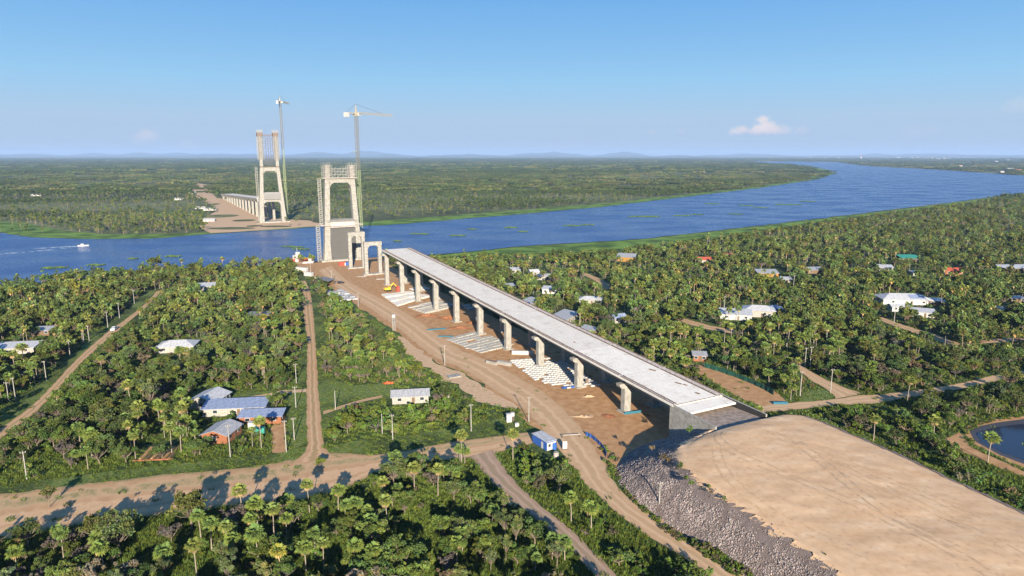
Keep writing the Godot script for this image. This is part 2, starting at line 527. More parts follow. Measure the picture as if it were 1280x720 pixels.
func palm(sd: int, high: float, fronds: int, spokes: int, base: Color, skirt: float) -> Array:
	# a fan palm: [crown, dead fronds, trunk]
	rng.seed = sd
	var crown := MB.new()
	crown.tinted = true
	var dead := MB.new()
	dead.tinted = true
	var trunk := MB.new()
	trunk.tinted = true
	trunk.col = Color(0.31, 0.27, 0.22)
	var top := Vector3(rng.randf_range(-0.35, 0.35), high, rng.randf_range(-0.35, 0.35))
	trunk.tube([Vector3(0, -0.2, 0), Vector3(top.x * 0.2, high * 0.5, top.z * 0.2), top], [0.16, 0.11, 0.10], 5 if spokes > 3 else 3, false)
	for i in fronds:
		var k := (i + 0.5) / fronds
		var up := lerpf(0.97, -0.42, pow(k, 0.85)) + rng.randf_range(-0.1, 0.1)
		var a := i * 2.399 + rng.randf_range(-0.25, 0.25)
		var r := sqrt(maxf(0.05, 1.0 - up * up))
		var d := Vector3(cos(a) * r, up, sin(a) * r).normalized()
		var old := k > 1.0 - skirt
		var b := dead if old else crown
		if old:
			d = (d + Vector3.DOWN * rng.randf_range(0.5, 1.1)).normalized()
			b.col = shade(Color(0.30, 0.215, 0.105), rng.randf_range(0.7, 1.2), 0.0)
		else:
			b.col = shade(base, rng.randf_range(0.78, 1.25), rng.randf_range(-0.15, 0.12) + k * 0.12)
		var stem := rng.randf_range(0.86, 1.2) * (0.7 if old else 1.0)
		var hub := top + d * stem
		var side := d.cross(Vector3.UP).normalized()
		if side.length() < 0.5:
			side = Vector3.RIGHT
		var nrm := side.cross(d).normalized()
		if nrm.y < 0.0 and not old:
			nrm = -nrm
		b.face(top - side * 0.035, top + side * 0.035, hub, nrm)
		var reach := rng.randf_range(0.85, 1.15) * (0.8 if old else 1.0)
		for j in spokes:
			var w := (float(j) / maxi(spokes - 1, 1) - 0.5) * 2.0
			var ang := w * 1.75
			var dir := (d * cos(ang) + side * sin(ang)).normalized()
			var tip := hub + dir * reach * (1.0 - 0.25 * absf(w)) - nrm * 0.12 * reach - Vector3.UP * 0.16 * reach
			var wide := 1.75 / maxi(spokes - 1, 1) * 1.15
			var l := hub + (d * cos(ang - wide) + side * sin(ang - wide)) * reach * 0.55
			var q := hub + (d * cos(ang + wide) + side * sin(ang + wide)) * reach * 0.55
			b.face(hub, l, tip, nrm)
			b.face(hub, q, tip, nrm)
	return [crown.commit(), dead.commit() if dead.v.size() else null, trunk.commit()]

func joined(list: Array) -> ArrayMesh:
	var v := PackedVector3Array()
	var n := PackedVector3Array()
	var c := PackedColorArray()
	for m in list:
		if m == null: continue
		var a: Array = m.surface_get_arrays(0)
		v.append_array(a[Mesh.ARRAY_VERTEX])
		n.append_array(a[Mesh.ARRAY_NORMAL])
		c.append_array(a[Mesh.ARRAY_COLOR])
	var o := []
	o.resize(Mesh.ARRAY_MAX)
	o[Mesh.ARRAY_VERTEX] = v
	o[Mesh.ARRAY_NORMAL] = n
	o[Mesh.ARRAY_COLOR] = c
	var r := ArrayMesh.new()
	r.add_surface_from_arrays(Mesh.PRIMITIVE_TRIANGLES, o)
	return r

func scatter(parent: Node, called: String, mesh: Mesh, m: Material, where: Array, tints: Array) -> void:
	if where.is_empty(): return
	var mm := MultiMesh.new()
	mm.transform_format = MultiMesh.TRANSFORM_3D
	mm.use_colors = true
	mm.mesh = mesh
	mm.instance_count = where.size()
	for i in where.size():
		mm.set_instance_transform(i, where[i])
		mm.set_instance_color(i, tints[i])
	var o := MultiMeshInstance3D.new()
	o.name = called
	o.multimesh = mm
	o.material_override = m
	parent.add_child(o, true)

func in_poly(p: Vector2, list: Array) -> bool:
	for e in list:
		if e[1].has_point(p) and Geometry2D.is_point_in_polygon(p, e[0]):
			return true
	return false

func blocked(p: Vector2, high: float, wide: float) -> bool:
	# on a cleared place, or hiding one from the drone: a tree of that height hides the ground behind it
	for e in clear_polys:
		var r: Rect2 = e[1]
		if not r.grow(30.0).has_point(p): continue
		if Geometry2D.is_point_in_polygon(p, e[0]): return true
		for k in 6:
			var q := p + Vector2.from_angle(TAU * k / 6.0) * wide * 0.75
			if Geometry2D.is_point_in_polygon(q, e[0]): return true
		if e[2] > 0.0:
			var full: Vector2 = p * (CAM_HEIGHT / (CAM_HEIGHT - high * 0.85 * e[2]))
			for k in [0.5, 1.0]:
				if Geometry2D.is_point_in_polygon(p.lerp(full, k), e[0]): return true
	return false

func tuft_xf(p: Vector3, s: float, up := 1.0) -> Transform3D:
	return Transform3D(Basis(Vector3.UP, rng.randf() * TAU).scaled(Vector3(s, s * up, s)), p)

# ---------------------------------------------------------------- the scene
func _ready() -> void:
	var cam := Camera3D.new()
	cam.name = "camera"
	add_child(cam)
	cam.position = Vector3(0, CAM_HEIGHT, 0)
	cam.rotation.x = -pitch
	cam.fov = rad_to_deg(2.0 * atan(360.0 / FOCAL))
	cam.near = 0.5
	cam.far = 90000.0
	cam.current = true
	var env := Environment.new()
	env.background_mode = Environment.BG_SKY
	env.sky = Sky.new()
	var pano := PanoramaSkyMaterial.new()
	pano.panorama = make_sky()
	env.sky.sky_material = pano
	env.background_energy_multiplier = 0.42
	env.tonemap_mode = Environment.TONE_MAPPER_LINEAR
	env.tonemap_exposure = 2.4
	env.fog_enabled = true
	env.fog_density = 0.000048
	env.fog_light_color = Color(0.72, 0.84, 1.0)
	env.sdfgi_enabled = true
	env.ssao_enabled = true
	env.ssil_enabled = true
	var we := WorldEnvironment.new()
	we.name = "environment"
	we.environment = env
	add_child(we)
	var sun := DirectionalLight3D.new()
	sun.name = "sun"
	add_child(sun)
	sun.light_energy = 1.6
	sun.light_color = Color(1.0, 0.95, 0.87)
	sun.light_angular_distance = 0.5
	sun.shadow_enabled = true
	var az := deg_to_rad(10.0)
	sun.look_at_from_position(Vector3.ZERO, Vector3(-sin(az) * cos(deg_to_rad(SUN_HIGH)), -sin(deg_to_rad(SUN_HIGH)), -cos(az) * cos(deg_to_rad(SUN_HIGH))))

	rng.seed = 7
	field.seed = 5
	field.frequency = 0.008
	field.fractal_octaves = 4
	edge_noise.seed = 8
	edge_noise.frequency = 0.02
	edge_noise.fractal_octaves = 3
	var corner := G(842, 507, 11.3)
	BRIDGE = Vector3(corner.x, 0, corner.z) + Vector3(cos(AXIS), 0, -sin(AXIS)) * 9.6
	make_materials()
	make_ground()
	make_roads()
	make_embankment()
	make_viaduct()
	make_portals_and_towers()
	make_far_viaduct()
	make_cranes()
	make_houses()
	make_yard()
	make_street_things()
	make_river_things()
	make_town()
	make_plants()

func at_bridge(s: float, w: float, y := 0.0) -> Vector3:
	return BRIDGE + Vector3(-sin(AXIS), 0, -cos(AXIS)) * s + Vector3(cos(AXIS), 0, -sin(AXIS)) * w + Vector3(0, y, 0)

func make_sky() -> ImageTexture:
	var w := 4096
	var h := 2048
	var im := Image.create(w, h, false, Image.FORMAT_RGB8)
	var stops := [[0.0, Color8(178, 200, 226)], [1.2, Color8(176, 198, 225)], [3.0, Color8(174, 203, 230)], [5.5, Color8(154, 204, 240)], [8.5, Color8(134, 190, 238)], [12.0, Color8(114, 176, 234)], [20.0, Color8(98, 160, 224)], [40.0, Color8(80, 140, 210)], [90.0, Color8(62, 118, 192)]]
	for y in h:
		var e := 90.0 - (y + 0.5) / h * 180.0
		var c: Color = stops[0][1]
		for i in stops.size() - 1:
			if e > stops[i][0]:
				c = stops[i][1].lerp(stops[i + 1][1], clampf((e - stops[i][0]) / (stops[i + 1][0] - stops[i][0]), 0, 1))
		im.fill_rect(Rect2i(0, y, w, 1), c)
	# small cumulus far off: puffs of [photo x, photo y, radius in pixels, cover]
	var f := FastNoiseLite.new()
	f.seed = 31
	f.frequency = 0.06
	f.fractal_octaves = 4
	var clouds := [
		[[952, 150, 8, 1.0], [956, 158, 13, 1.0], [964, 162, 12, 0.9], [948, 162, 11, 0.9], [980, 163, 9, 0.5], [940, 164, 7, 0.6]],
		[[923, 163, 9, 0.75], [916, 165, 7, 0.6], [930, 162, 6, 0.65]],
		[[1000, 163, 10, 0.25], [814, 165, 6, 0.22], [852, 164, 5, 0.25], [1140, 166, 14, 0.12], [1165, 164, 10, 0.1], [1270, 133, 14, 0.22]],
		[[180, 166, 9, 0.3], [188, 170, 10, 0.32], [176, 174, 10, 0.28], [236, 182, 12, 0.16]]]
	for group in clouds:
		for p in group:
			var dx: float = (p[0] - 640.0) / FOCAL
			var dy: float = -(p[1] - 360.0) / FOCAL
			var d := Vector3(dx, dy * cos(pitch) - sin(pitch), -dy * sin(pitch) - cos(pitch)).normalized()
			var cx := atan2(d.x, -d.z) / TAU * w + w
			var cy := (0.5 - asin(d.y) / PI) * h
			var r: float = p[2] / FOCAL / TAU * w
			for y in range(int(cy - r * 1.6), int(cy + r * 1.6)):
				for x in range(int(cx - r * 1.8), int(cx + r * 1.8)):
					var q := Vector2((x - cx) / r, (y - cy) / r * (1.25 if y < cy else 1.9))
					var n := f.get_noise_2d(x * 3.0, y * 3.0)
					var a := smoothstep(1.1, 0.35, q.length() + n * 0.5) * float(p[3])
					var lit := clampf(0.62 - q.y * 0.3 + n * 0.3, 0.0, 1.0)
					im.set_pixel(x % w, y, im.get_pixel(x % w, y).lerp(Color8(206, 203, 222).lerp(Color8(250, 236, 232), lit), a * 0.92))
	return ImageTexture.create_from_image(im)

# ---------------------------------------------------------------- land and water
var river_poly: PackedVector2Array
var far_side := PackedVector2Array()

func make_ground() -> void:
	var xs := [-60000.0, -30000.0, -14000.0, -7000.0, -3500.0, -2000.0, -1200.0, -800.0, -500.0, -300.0, -150.0, 0.0, 150.0, 300.0, 500.0, 800.0, 1200.0, 2000.0, 3500.0, 7000.0, 14000.0, 30000.0, 60000.0]
	var zs := [2000.0, 400.0, 0.0, -100.0, -200.0, -300.0, -400.0, -550.0, -700.0, -900.0, -1200.0, -1700.0, -2400.0, -3500.0, -5000.0, -8000.0, -14000.0, -26000.0, -42000.0]
	var b := MB.new()
	for i in xs.size() - 1:
		for j in zs.size() - 1:
			b.quad(Vector3(xs[i], 0, zs[j]), Vector3(xs[i + 1], 0, zs[j]), Vector3(xs[i + 1], 0, zs[j + 1]), Vector3(xs[i], 0, zs[j + 1]), Vector3.UP)
	structure("ground", b.commit(), M.ground)
	b = MB.new()
	for i in xs.size() - 1:
		for j in zs.size() - 1:
			if zs[j] > -600.0: continue
			b.quad(Vector3(xs[i], 0.1, zs[j]), Vector3(xs[i + 1], 0.1, zs[j]), Vector3(xs[i + 1], 0.1, zs[j + 1]), Vector3(xs[i], 0.1, zs[j + 1]), Vector3.UP)
	structure("savanna", b.commit(), M.savanna)
	# far hills on the horizon
	var hn := FastNoiseLite.new()
	hn.seed = 41
	hn.frequency = 0.00026
	hn.fractal_octaves = 4
	for row in [[-30000.0, 240.0, 0.0], [-25000.0, 120.0, 900.0]]:
		var hb := MB.new()
		var n := 260
		var prev := []
		for i in n + 1:
			var x := lerpf(-34000, 34000, float(i) / n)
			var k := hn.get_noise_2d(x * 1.2 + row[2] * 50.0, row[2])
			var y: float = row[1] * clampf(0.30 + k * 1.25, 0.02, 1.3) * (1.0 if x < 9000 else 0.75)
			var z: float = row[0]
			var ring := [Vector3(x, -5, z + 2600.0), Vector3(x, y * 0.55, z + 1100.0), Vector3(x, y, z), Vector3(x, -5, z - 2600.0)]
			if prev:
				for j in 3:
					hb.quad(prev[j], prev[j + 1], ring[j + 1], ring[j], Vector3(0, 1, 0.3 if j < 2 else -0.3))
			prev = ring
		structure("hills", hb.commit(), M.hills)
	# the river, in photo pixels: near bank from left to right, then the far reach and the far bank back to the left
	var near := [-700, 420, -250, 385, 0, 361, 60, 352, 130, 345, 210, 337, 300, 333, 352, 331, 372, 329, 398, 327, 470, 322, 520, 320, 575, 316, 640, 309, 720, 304, 800, 299, 900, 288, 1000, 276, 1100, 264, 1190, 253, 1240, 246, 1290, 240, 1400, 236, 1640, 233]
	var upper := [1640, 224, 1400, 222, 1280, 219.5, 1200, 214, 1150, 211, 1090, 208, 1062, 205, 1050, 202.6, 1000, 202.0, 940, 201.6]
	var far := [940, 203.2, 985, 205.5, 1015, 208.5, 1036, 212.5, 1043, 217, 1022, 224, 950, 235, 850, 247, 760, 258, 650, 268, 560, 275.5, 480, 282, 400, 283.5, 345, 287.5, 300, 290.5, 262, 293, 200, 298, 100, 299, 40, 297, 0, 291, -120, 286, -700, 283]
	river_poly = pts(near)
	river_poly.append_array(pts(upper))
	river_poly.append_array(pts(far))
	structure("river", rough_sheet(river_poly, 12.0, 4.0, 0.3), M.water)
	# the land beyond the river: everything past its far bank
	far_side = pts(far)
	# marsh grass along both banks
	var fringe := [940, 203.9, 985, 206.2, 1008, 209.2, 1024, 213, 1030, 217, 1008, 222.6, 950, 233, 850, 244, 760, 254, 650, 263, 560, 270, 480, 276, 420, 279.5, 392, 281, 345, 286, 262, 291, 200, 293, 120, 293, 70, 287, 30, 279, 0, 277, -120, 276, -700, 276]
	var fp := pts(far)
	var back := pts(fringe)
	back.reverse()
	fp.append_array(back)
	structure("marsh_grass", rough_sheet(fp, 10.0, 5.0, 0.42), M.marsh)
	keep_clear(fp, 0.0)
	var nf := pts([520, 322, 575, 317, 640, 310, 720, 305, 800, 300, 900, 289, 1000, 277, 1100, 265, 1190, 254, 1240, 247, 1290, 241])
	var nb := pts([1290, 243, 1240, 249, 1190, 256, 1100, 268, 1000, 281, 900, 296, 800, 310, 720, 316, 660, 318, 610, 318, 575, 320, 520, 325])
	nf.append_array(nb)
	structure("marsh_grass", rough_sheet(nf, 8.0, 3.0, 0.42), M.marsh)
	keep_clear(nf, 0.6)
	var strip := pts([520, 316, 575, 311, 640, 304, 720, 299, 800, 294, 900, 283, 1000, 272, 1100, 260, 1190, 250, 1240, 243, 1290, 237])
	strip.append_array(nb)
	keep_clear(strip, 0.6)
	# building site on the far bank
	var site := pts([262, 292, 250, 284, 256, 272, 272, 264, 262, 255, 246, 247, 240, 236, 247, 229, 258, 231, 262, 240, 270, 247, 282, 250, 300, 258, 322, 270, 345, 274, 385, 276, 410, 282, 345, 287, 300, 290])
	structure("building_site", rough_sheet(site, 9.0, 3.5, 0.5), M.pale_sand)
	keep_clear(site, 0.6)
	var mead := pts([150, 266, 200, 262, 240, 263, 250, 268, 210, 271, 160, 272])
	structure("meadow", rough_sheet(mead, 9.0, 4.0, 0.2), M.lawn)
	for g in [[275, 270.5, 24, 15], [305, 276, 14, 9], [290, 286, 26, 8], [262, 256, 14, 16], [345, 283.5, 18, 6], [248, 240, 10, 22], [318, 283, 9, 6]]:
		var o := PackedVector2Array()
		for k in 20:
			var a := TAU * k / 20.0
			var c := G(g[0], g[1])
			o.append(Vector2(c.x + cos(a) * g[2], c.z + sin(a) * g[3] * 1.6))
		structure("meadow", rough_sheet(o, 4.0, 1.5, 0.56), M.savanna)

func bounds(poly: PackedVector2Array) -> Rect2:
	var lo := poly[0]
	var hi := poly[0]
	for p in poly:
		lo = lo.min(p)
		hi = hi.max(p)
	return Rect2(lo, hi - lo)

func make_roads() -> void:
	var d0 := lin(0.39, 0.232, 0.120)
	var d1 := lin(0.54, 0.358, 0.212)
	var wd := lin(0.075, 0.105, 0.03)
	var wide := road_mat(rut_texture([0.2, 0.32, 0.55, 0.66, 0.84], d0, d1, wd, 0.55, 51))
	var track := road_mat(rut_texture([0.3, 0.68], d0, d1, wd, 0.42, 52))
	var haul := road_mat(rut_texture([0.30, 0.62], lin(0.43, 0.272, 0.150), lin(0.55, 0.378, 0.232), wd, 0.12, 53))
	var dark := road_mat(rut_texture([0.28, 0.70], lin(0.30, 0.20, 0.135), lin(0.42, 0.30, 0.215), wd, 0.3, 54))
	# yard under and beside the viaduct
	var yard := pts([366, 333, 385, 345, 402, 350, 418, 364, 440, 379, 462, 393, 490, 411, 512, 427, 545, 453, 580, 465, 615, 489, 646, 507, 660, 531, 686, 543, 702, 565, 753, 577, 768, 592, 785, 567, 815, 553, 841, 546])
	for q in [[0, 16], [60, 15], [140, 14], [240, 15], [330, 18], [390, 24], [418, 20]]:
		var p := at_bridge(q[0], q[1])
		yard.append(Vector2(p.x, p.z))
	yard.append_array(pts([440, 321.5, 400, 328, 372, 330]))
	structure("building_site", rough_sheet(yard, 4.0, 1.6, 0.04), M.dirt)
	keep_clear(yard)
	# pale bare sand beside the haul road
	var pale := pts([497, 420, 512, 425, 530, 440, 548, 456, 575, 464, 600, 480, 625, 492, 650, 505, 645, 512, 622, 508, 596, 502, 578, 488, 552, 472, 528, 455, 506, 440])
	structure("bare_sand", rough_sheet(pale, 3.0, 2.0, 0.03), M.pale_sand)
	keep_clear(pale)
	# grass plots
	for a in [
		[-120, 622, 0, 606, 60, 599, 140, 589, 220, 579, 300, 571, 365, 562, 386, 552, 390, 566, 372, 577, 300, 587, 220, 594, 140, 603, 60, 614, 0, 621, -120, 638],
		[361, 562, 360, 500, 370, 470, 375, 440, 386, 440, 388, 558],
		[394, 440, 402, 470, 440, 482, 492, 478, 495, 498, 452, 506, 428, 516, 410, 530, 403, 556],
		[404, 562, 440, 551, 520, 543, 575, 533, 620, 524, 650, 518, 657, 536, 620, 547, 580, 552, 530, 560, 473, 569, 412, 566],
		[0, 512, 30, 494, 60, 470, 100, 436, 130, 408, 165, 382, 186, 364, 196, 364, 160, 398, 136, 415, 98, 449, 43, 506, 0, 540],
		[996, 505, 1010, 488, 1030, 486, 1046, 493, 1040, 501, 1000, 509],
		[378, 352, 388, 356, 396, 372, 402, 400, 404, 440, 394, 440, 392, 397, 386, 366],
		[254, 506, 298, 492, 340, 488, 350, 494, 336, 500, 292, 508]]:
		var p := pts(a)
		structure("grass_verge", rough_sheet(p, 3.0, 0.9, 0.02), M.lawn)
		keep_clear(p, 0.55)
	ribbon([[-160, 642, -160, 715], [0, 618, 0, 675], [60, 611, 60, 663], [140, 601, 140, 652], [220, 592, 220, 641], [300, 585, 300, 632], [372, 574, 372, 626], [412, 565.5, 412, 616], [455, 568, 455, 600], [484, 567, 484, 584], [531, 559, 531, 577], [582, 550, 582, 574], [614, 546, 622, 566], [664, 540, 668, 553]], 0.06, wide, "dirt_road", true, 0.45)
	ribbon([[362, 580, 428, 572], [382, 564, 408, 562], [383.5, 545, 403, 545], [383.5, 520, 401, 520], [383.5, 486, 398, 486], [383.5, 426, 394.5, 426], [379.5, 394, 392, 397], [377.5, 362, 388, 366], [375.5, 351, 382, 351]], 0.09, track, "dirt_track")
	ribbon([[588, 570, 616, 562], [607, 593.6, 636, 592], [646.6, 629.7, 664.6, 622], [700, 675, 716, 664], [745, 722, 773, 720], [800, 782, 838, 780]], 0.09, dark, "dirt_track")
	ribbon([[-60, 585, -50, 602], [0, 536, 0, 549], [43, 504.5, 54, 506], [97.5, 447.5, 107.5, 448], [136, 414, 147, 414.5], [160, 397, 166, 398], [181, 380, 186, 381], [196, 364, 202.5, 363]], 0.09, track, "dirt_track")
	ribbon([[398, 338, 414, 332], [415, 355, 432, 349], [437.5, 371, 458, 364], [455, 381, 482, 376], [492, 406, 520, 399], [540, 444, 575, 436], [580, 462, 612, 452], [614, 485, 652, 474], [648, 506, 690, 498], [680, 538, 722, 530], [715, 582.6, 752, 572], [731.7, 605.5, 768, 604], [777.6, 647, 800, 632], [811, 671, 836, 656], [854, 697, 878, 683], [884, 719, 921, 713], [960, 790, 1010, 775]], 0.10, haul, "haul_road")
	ribbon([[950, 507, 950, 516], [997, 503, 997, 511.5], [1035, 500, 1040, 507], [1070, 495, 1072, 505], [1100, 493, 1102, 503], [1140, 488, 1142, 496], [1200, 479, 1202, 486], [1257, 466, 1258, 474], [1300, 462, 1300, 472]], 0.09, haul, "dirt_track")
	ribbon([[990, 454, 997, 453], [1012, 474, 1022, 469], [1034, 487, 1050, 482], [1046, 498, 1078, 492]], 0.12, haul, "dirt_track")
	ribbon([[716, 338, 722, 337], [742, 350, 749, 348], [758, 362, 769, 360]], 0.09, track, "dirt_track")
	ribbon([[845, 400, 852, 397], [880, 411, 890, 407], [925, 418, 934, 414]], 0.09, track, "dirt_track")
	ribbon([[1098, 400, 1102, 396], [1122, 409, 1126, 405], [1165, 424, 1168, 418], [1198, 434, 1200, 429]], 0.09, track, "dirt_track")
	ribbon([[1225, 430, 1225, 425], [1262, 427, 1262, 422.5], [1300, 425, 1300, 420]], 0.09, track, "dirt_track")
	# the path of bare earth through the plot beside the narrow track
	ribbon([[404, 518, 404, 514], [420, 513, 420, 509], [450, 503, 450, 500], [478, 497, 478, 494]], 0.05, track, "footpath")
	ribbon([[640, 612, 646, 606], [628, 622, 634, 617], [642, 634, 649, 629]], 0.05, track, "bare_earth")
	# yard of the tin-roofed farm and the bare path behind it
	var fy := pts([340, 566, 338, 536, 352, 524, 357, 534, 356, 566])
	structure("bare_earth", rough_sheet(fy, 2.0, 0.6, 0.03), M.dirt)
	keep_clear(fy)
	var fp := pts([282, 500, 330, 493, 352, 488, 384, 486, 384, 490, 352, 493, 330, 498, 290, 504])
	structure("bare_earth", rough_sheet(fp, 2.0, 0.8, 0.035), M.pale_sand)
	keep_clear(fp)
	# the pond
	var rim := pts([1206, 536, 1216, 530, 1245, 524, 1290, 519, 1450, 505, 1520, 580, 1400, 625, 1290, 590, 1247, 571, 1214, 553])
	structure("pond_bank", rough_sheet(rim, 2.5, 0.9, 0.05), M.dirt)
	keep_clear(rim)
	var lin_p := pts([1212, 539, 1220, 534, 1247, 528.5, 1290, 523, 1440, 510, 1500, 578, 1400, 612, 1290, 584, 1250, 569, 1219, 552])
	structure("pond_liner", sheet_mesh(lin_p, 0.10), M.liner)
	var wat := pts([1220, 543, 1228, 539, 1250, 534, 1290, 529, 1430, 517, 1480, 575, 1400, 602, 1290, 579, 1255, 567, 1226, 553])
	structure("pond", rough_sheet(wat, 2.0, 0.3, 0.16), M.pond)
	var scar := pts([1180, 549, 1198, 540, 1210, 556, 1250, 576, 1290, 593, 1290, 600, 1240, 582, 1205, 566])
	structure("bare_earth", rough_sheet(scar, 2.0, 1.0, 0.07), M.dirt)
	keep_clear(scar)
	var open := pts([866, 462, 878, 455, 905, 463, 940, 476, 970, 490, 986, 503, 962, 512, 935, 502, 905, 486])
	structure("bare_earth", rough_sheet(open, 2.5, 1.2, 0.03), M.dirt)
	keep_clear(open, 0.8)
	# low growth only: wedge between the tracks, plot by the grey house, far slope of the embankment
	for a in [
		[622, 570, 655, 556, 690, 560, 712, 590, 760, 640, 850, 705, 880, 745, 780, 745, 716, 668, 664, 622],
		[405, 556, 415, 516, 452, 506, 495, 500, 540, 505, 600, 500, 640, 512, 640, 522, 575, 533, 520, 543, 440, 551],
		[960, 520, 1100, 503, 1170, 530, 1205, 568, 1290, 604, 1290, 660, 1100, 590, 1020, 530],
		[396, 372, 420, 372, 450, 392, 490, 416, 500, 440, 470, 420, 430, 400, 404, 400]]:
		var p := pts(a)
		low_polys.append([p, bounds(p), 0.0])

# ---------------------------------------------------------------- embankment
func resample(list: Array, n: int) -> Array:
	var c := Curve3D.new()
	c.bake_interval = 0.5
	for i in list.size():
		var a: Vector3 = list[maxi(i - 1, 0)]
		var b: Vector3 = list[mini(i + 1, list.size() - 1)]
		c.add_point(list[i], -(b - a) / 6.0, (b - a) / 6.0)
	var o := []
	for i in n:
		o.append(c.sample_baked(c.get_baked_length() * i / (n - 1)))
	return o

func make_embankment() -> void:
	var top := 10.3
	var cl := []
	var to := []
	for q in [[893, 536], [868, 548], [851, 559], [852, 575], [870, 592], [905, 615], [950, 645], [1000, 678], [1065, 722], [1180, 805]]:
		cl.append(G(q[0], q[1], top))
	for q in [[841, 546], [815, 553], [785, 567], [770, 588], [777, 610], [796, 629], [832, 654], [884, 690], [950, 734], [1070, 820]]:
		to.append(G(q[0], q[1], -0.1))
	var cr := []
	for q in [[957, 521], [985, 517], [1010, 520], [1060, 540], [1130, 570], [1200, 603], [1280, 640], [1420, 705], [1600, 800]]:
		cr.append(G(q[0], q[1], top))
	var n := 90
	var m := 40
	var L := resample(cl, n)
	var T := resample(to, n)
	var R := resample(cr, n)
	var root := Node3D.new()
	root.name = "embankment"
	add_child(root)
	root.set_meta("kind", "structure")
	# sand on top
	var b := MB.new()
	var grid := []
	for i in n:
		var row := []
		for j in m + 1:
			var k := float(j) / m
			var p: Vector3 = L[i].lerp(R[i], k)
			var rim := minf(minf(k, 1.0 - k) * 14.0, 1.0)
			p.y += field.get_noise_2d(p.x * 5.0, p.z * 7.0) * 0.18 * rim + edge_noise.get_noise_2d(p.x * 11.0, p.z * 16.0) * 0.07 * rim + 1.0 * sin(k * PI) * minf(i / 14.0, 1.0) - 0.35 * (1.0 - rim) - 0.75 * (1.0 - minf(i / 7.0, 1.0))
			row.append(p)
		grid.append(row)
	var sand_grid := grid.duplicate(true)
	for i in n:
		var over := clampf(0.10 + edge_noise.get_noise_2d(L[i].x * 22.0, L[i].z * 22.0) * 0.22, 0.02, 0.3)
		var p: Vector3 = L[i].lerp(T[i], over)
		p.y += 0.2 * sin(over * PI) + 0.06
		grid[i].push_front(p)
		grid[i][1].y = maxf(grid[i][1].y, L[i].y - 0.12)
	smooth_grid(b, grid)
	part(root, "sand_surface", b.commit(), M.sand)
	rng.seed = 1203
	var on_sand := func(u: float, k: float) -> Vector3:
		var i0 := clampi(int(u), 0, n - 2)
		var j0 := clampi(int(k * m), 0, m - 1)
		var a: Vector3 = sand_grid[i0][j0].lerp(sand_grid[i0][j0 + 1], k * m - j0)
		var c: Vector3 = sand_grid[i0 + 1][j0].lerp(sand_grid[i0 + 1][j0 + 1], k * m - j0)
		return a.lerp(c, clampf(u - i0, 0.0, 1.0)) + Vector3(0, 0.035, 0)
	for pass_no in 5:
		var tb := MB.new()
		var k0 := rng.randf_range(0.08, 0.9)
		var k1 := clampf(k0 + rng.randf_range(-0.35, 0.35), 0.06, 0.92)
		var u0 := rng.randf_range(4.0, 30.0)
		var u1 := rng.randf_range(45.0, 86.0)
		var bow := rng.randf_range(-0.12, 0.12)
		for side in [0.0, 0.045]:
			var last := []
			for q in 70:
				var t := q / 69.0
				var u := lerpf(u0, u1, t)
				var k := clampf(lerpf(k0, k1, t * t * (3.0 - 2.0 * t)) + bow * sin(t * PI) + side + edge_noise.get_noise_1d(t * 500.0 + pass_no * 90.0) * 0.006, 0.03, 0.96)
				var a: Vector3 = on_sand.call(u, k)
				var c: Vector3 = on_sand.call(u, k + 0.010)
				if last and rng.randf() > 0.12:
					tb.quad(last[0], last[1], c, a, Vector3.UP)
				last = [a, c]
		part(root, "wheel_track", tb.commit(), M.track_sand if pass_no % 3 else M.pale_sand)
	# rock-covered slope
	var s := MB.new()
	grid = []
	for i in n:
		var row := []
		for j in 15:
			var k := j / 14.0
			var p: Vector3 = L[i].lerp(T[i], k)
			p.y += 0.2 * sin(k * PI) + edge_noise.get_noise_2d(p.x * 25.0, p.z * 25.0) * 0.25 - (0.35 if j == 0 else 0.0)
			row.append(p)
		grid.append(row)
	smooth_grid(s, grid)
	part(root, "rock_slope", s.commit(), M.gravel)
	rng.seed = 99
	var rocks := []
	for k in 3:
		var rb := MB.new()
		rb.tinted = true
		var pp := []
		for i in 12:
			pp.append(rnd_dir() * rng.randf_range(0.75, 1.15) * Vector3(1, 0.75, 0.9))
		var ico := icosa()
		for f in ico[1]:
			var q := []
			for j in f:
				q.append(ico[0][j] * (0.8 + 0.35 * fmod(absf(sin(j * 12.9 + k * 7.7)) * 43.7, 1.0)) * Vector3(1, 0.7, 0.85))
			rb.face(q[0], q[1], q[2], q[0] + q[1] + q[2])
		rocks.append(rb.commit())
	var cover := Node3D.new()
	cover.name = "slope_rocks"
	cover.set_meta("kind", "stuff")
	root.add_child(cover)
	var xf := [[], [], []]
	var tn := [[], [], []]
	for i in 24000:
		var u := rng.randf() * (n - 1)
		var v := pow(rng.randf(), 0.75)
		var i0 := int(u)
		var a: Vector3 = L[i0].lerp(L[i0 + 1], u - i0)
		var c: Vector3 = T[i0].lerp(T[i0 + 1], u - i0)
		if rng.randf() > smoothstep(0.0, 0.25, v) * 0.9 + 0.1: continue
		var p := a.lerp(c, v * 1.02)
		p.y += 0.2 * sin(v * PI)
		if screen(p).x > 1300 or screen(p).y > 760: continue
		var r := lerpf(0.09, 0.27, pow(rng.randf(), 2.0)) * (0.65 if v < 0.3 else 1.0)
		var t := i % 3
		var patch := edge_noise.get_noise_2d(p.x * 12.0, p.z * 12.0)
		if patch > 0.32 and rng.randf() < 0.75: continue
		r *= 1.0 - patch * 0.5
		var g := lerpf(0.13, 0.36, rng.randf()) * (1.0 - patch * 0.3)
		var pink := rng.randf_range(0.05, 0.22)
		xf[t].append(Transform3D(Basis(rnd_dir(), rng.randf() * TAU).scaled(Vector3(r, r, r)), p))
		tn[t].append(Color(g * (1.0 + pink), g * 0.96, g * 0.90))
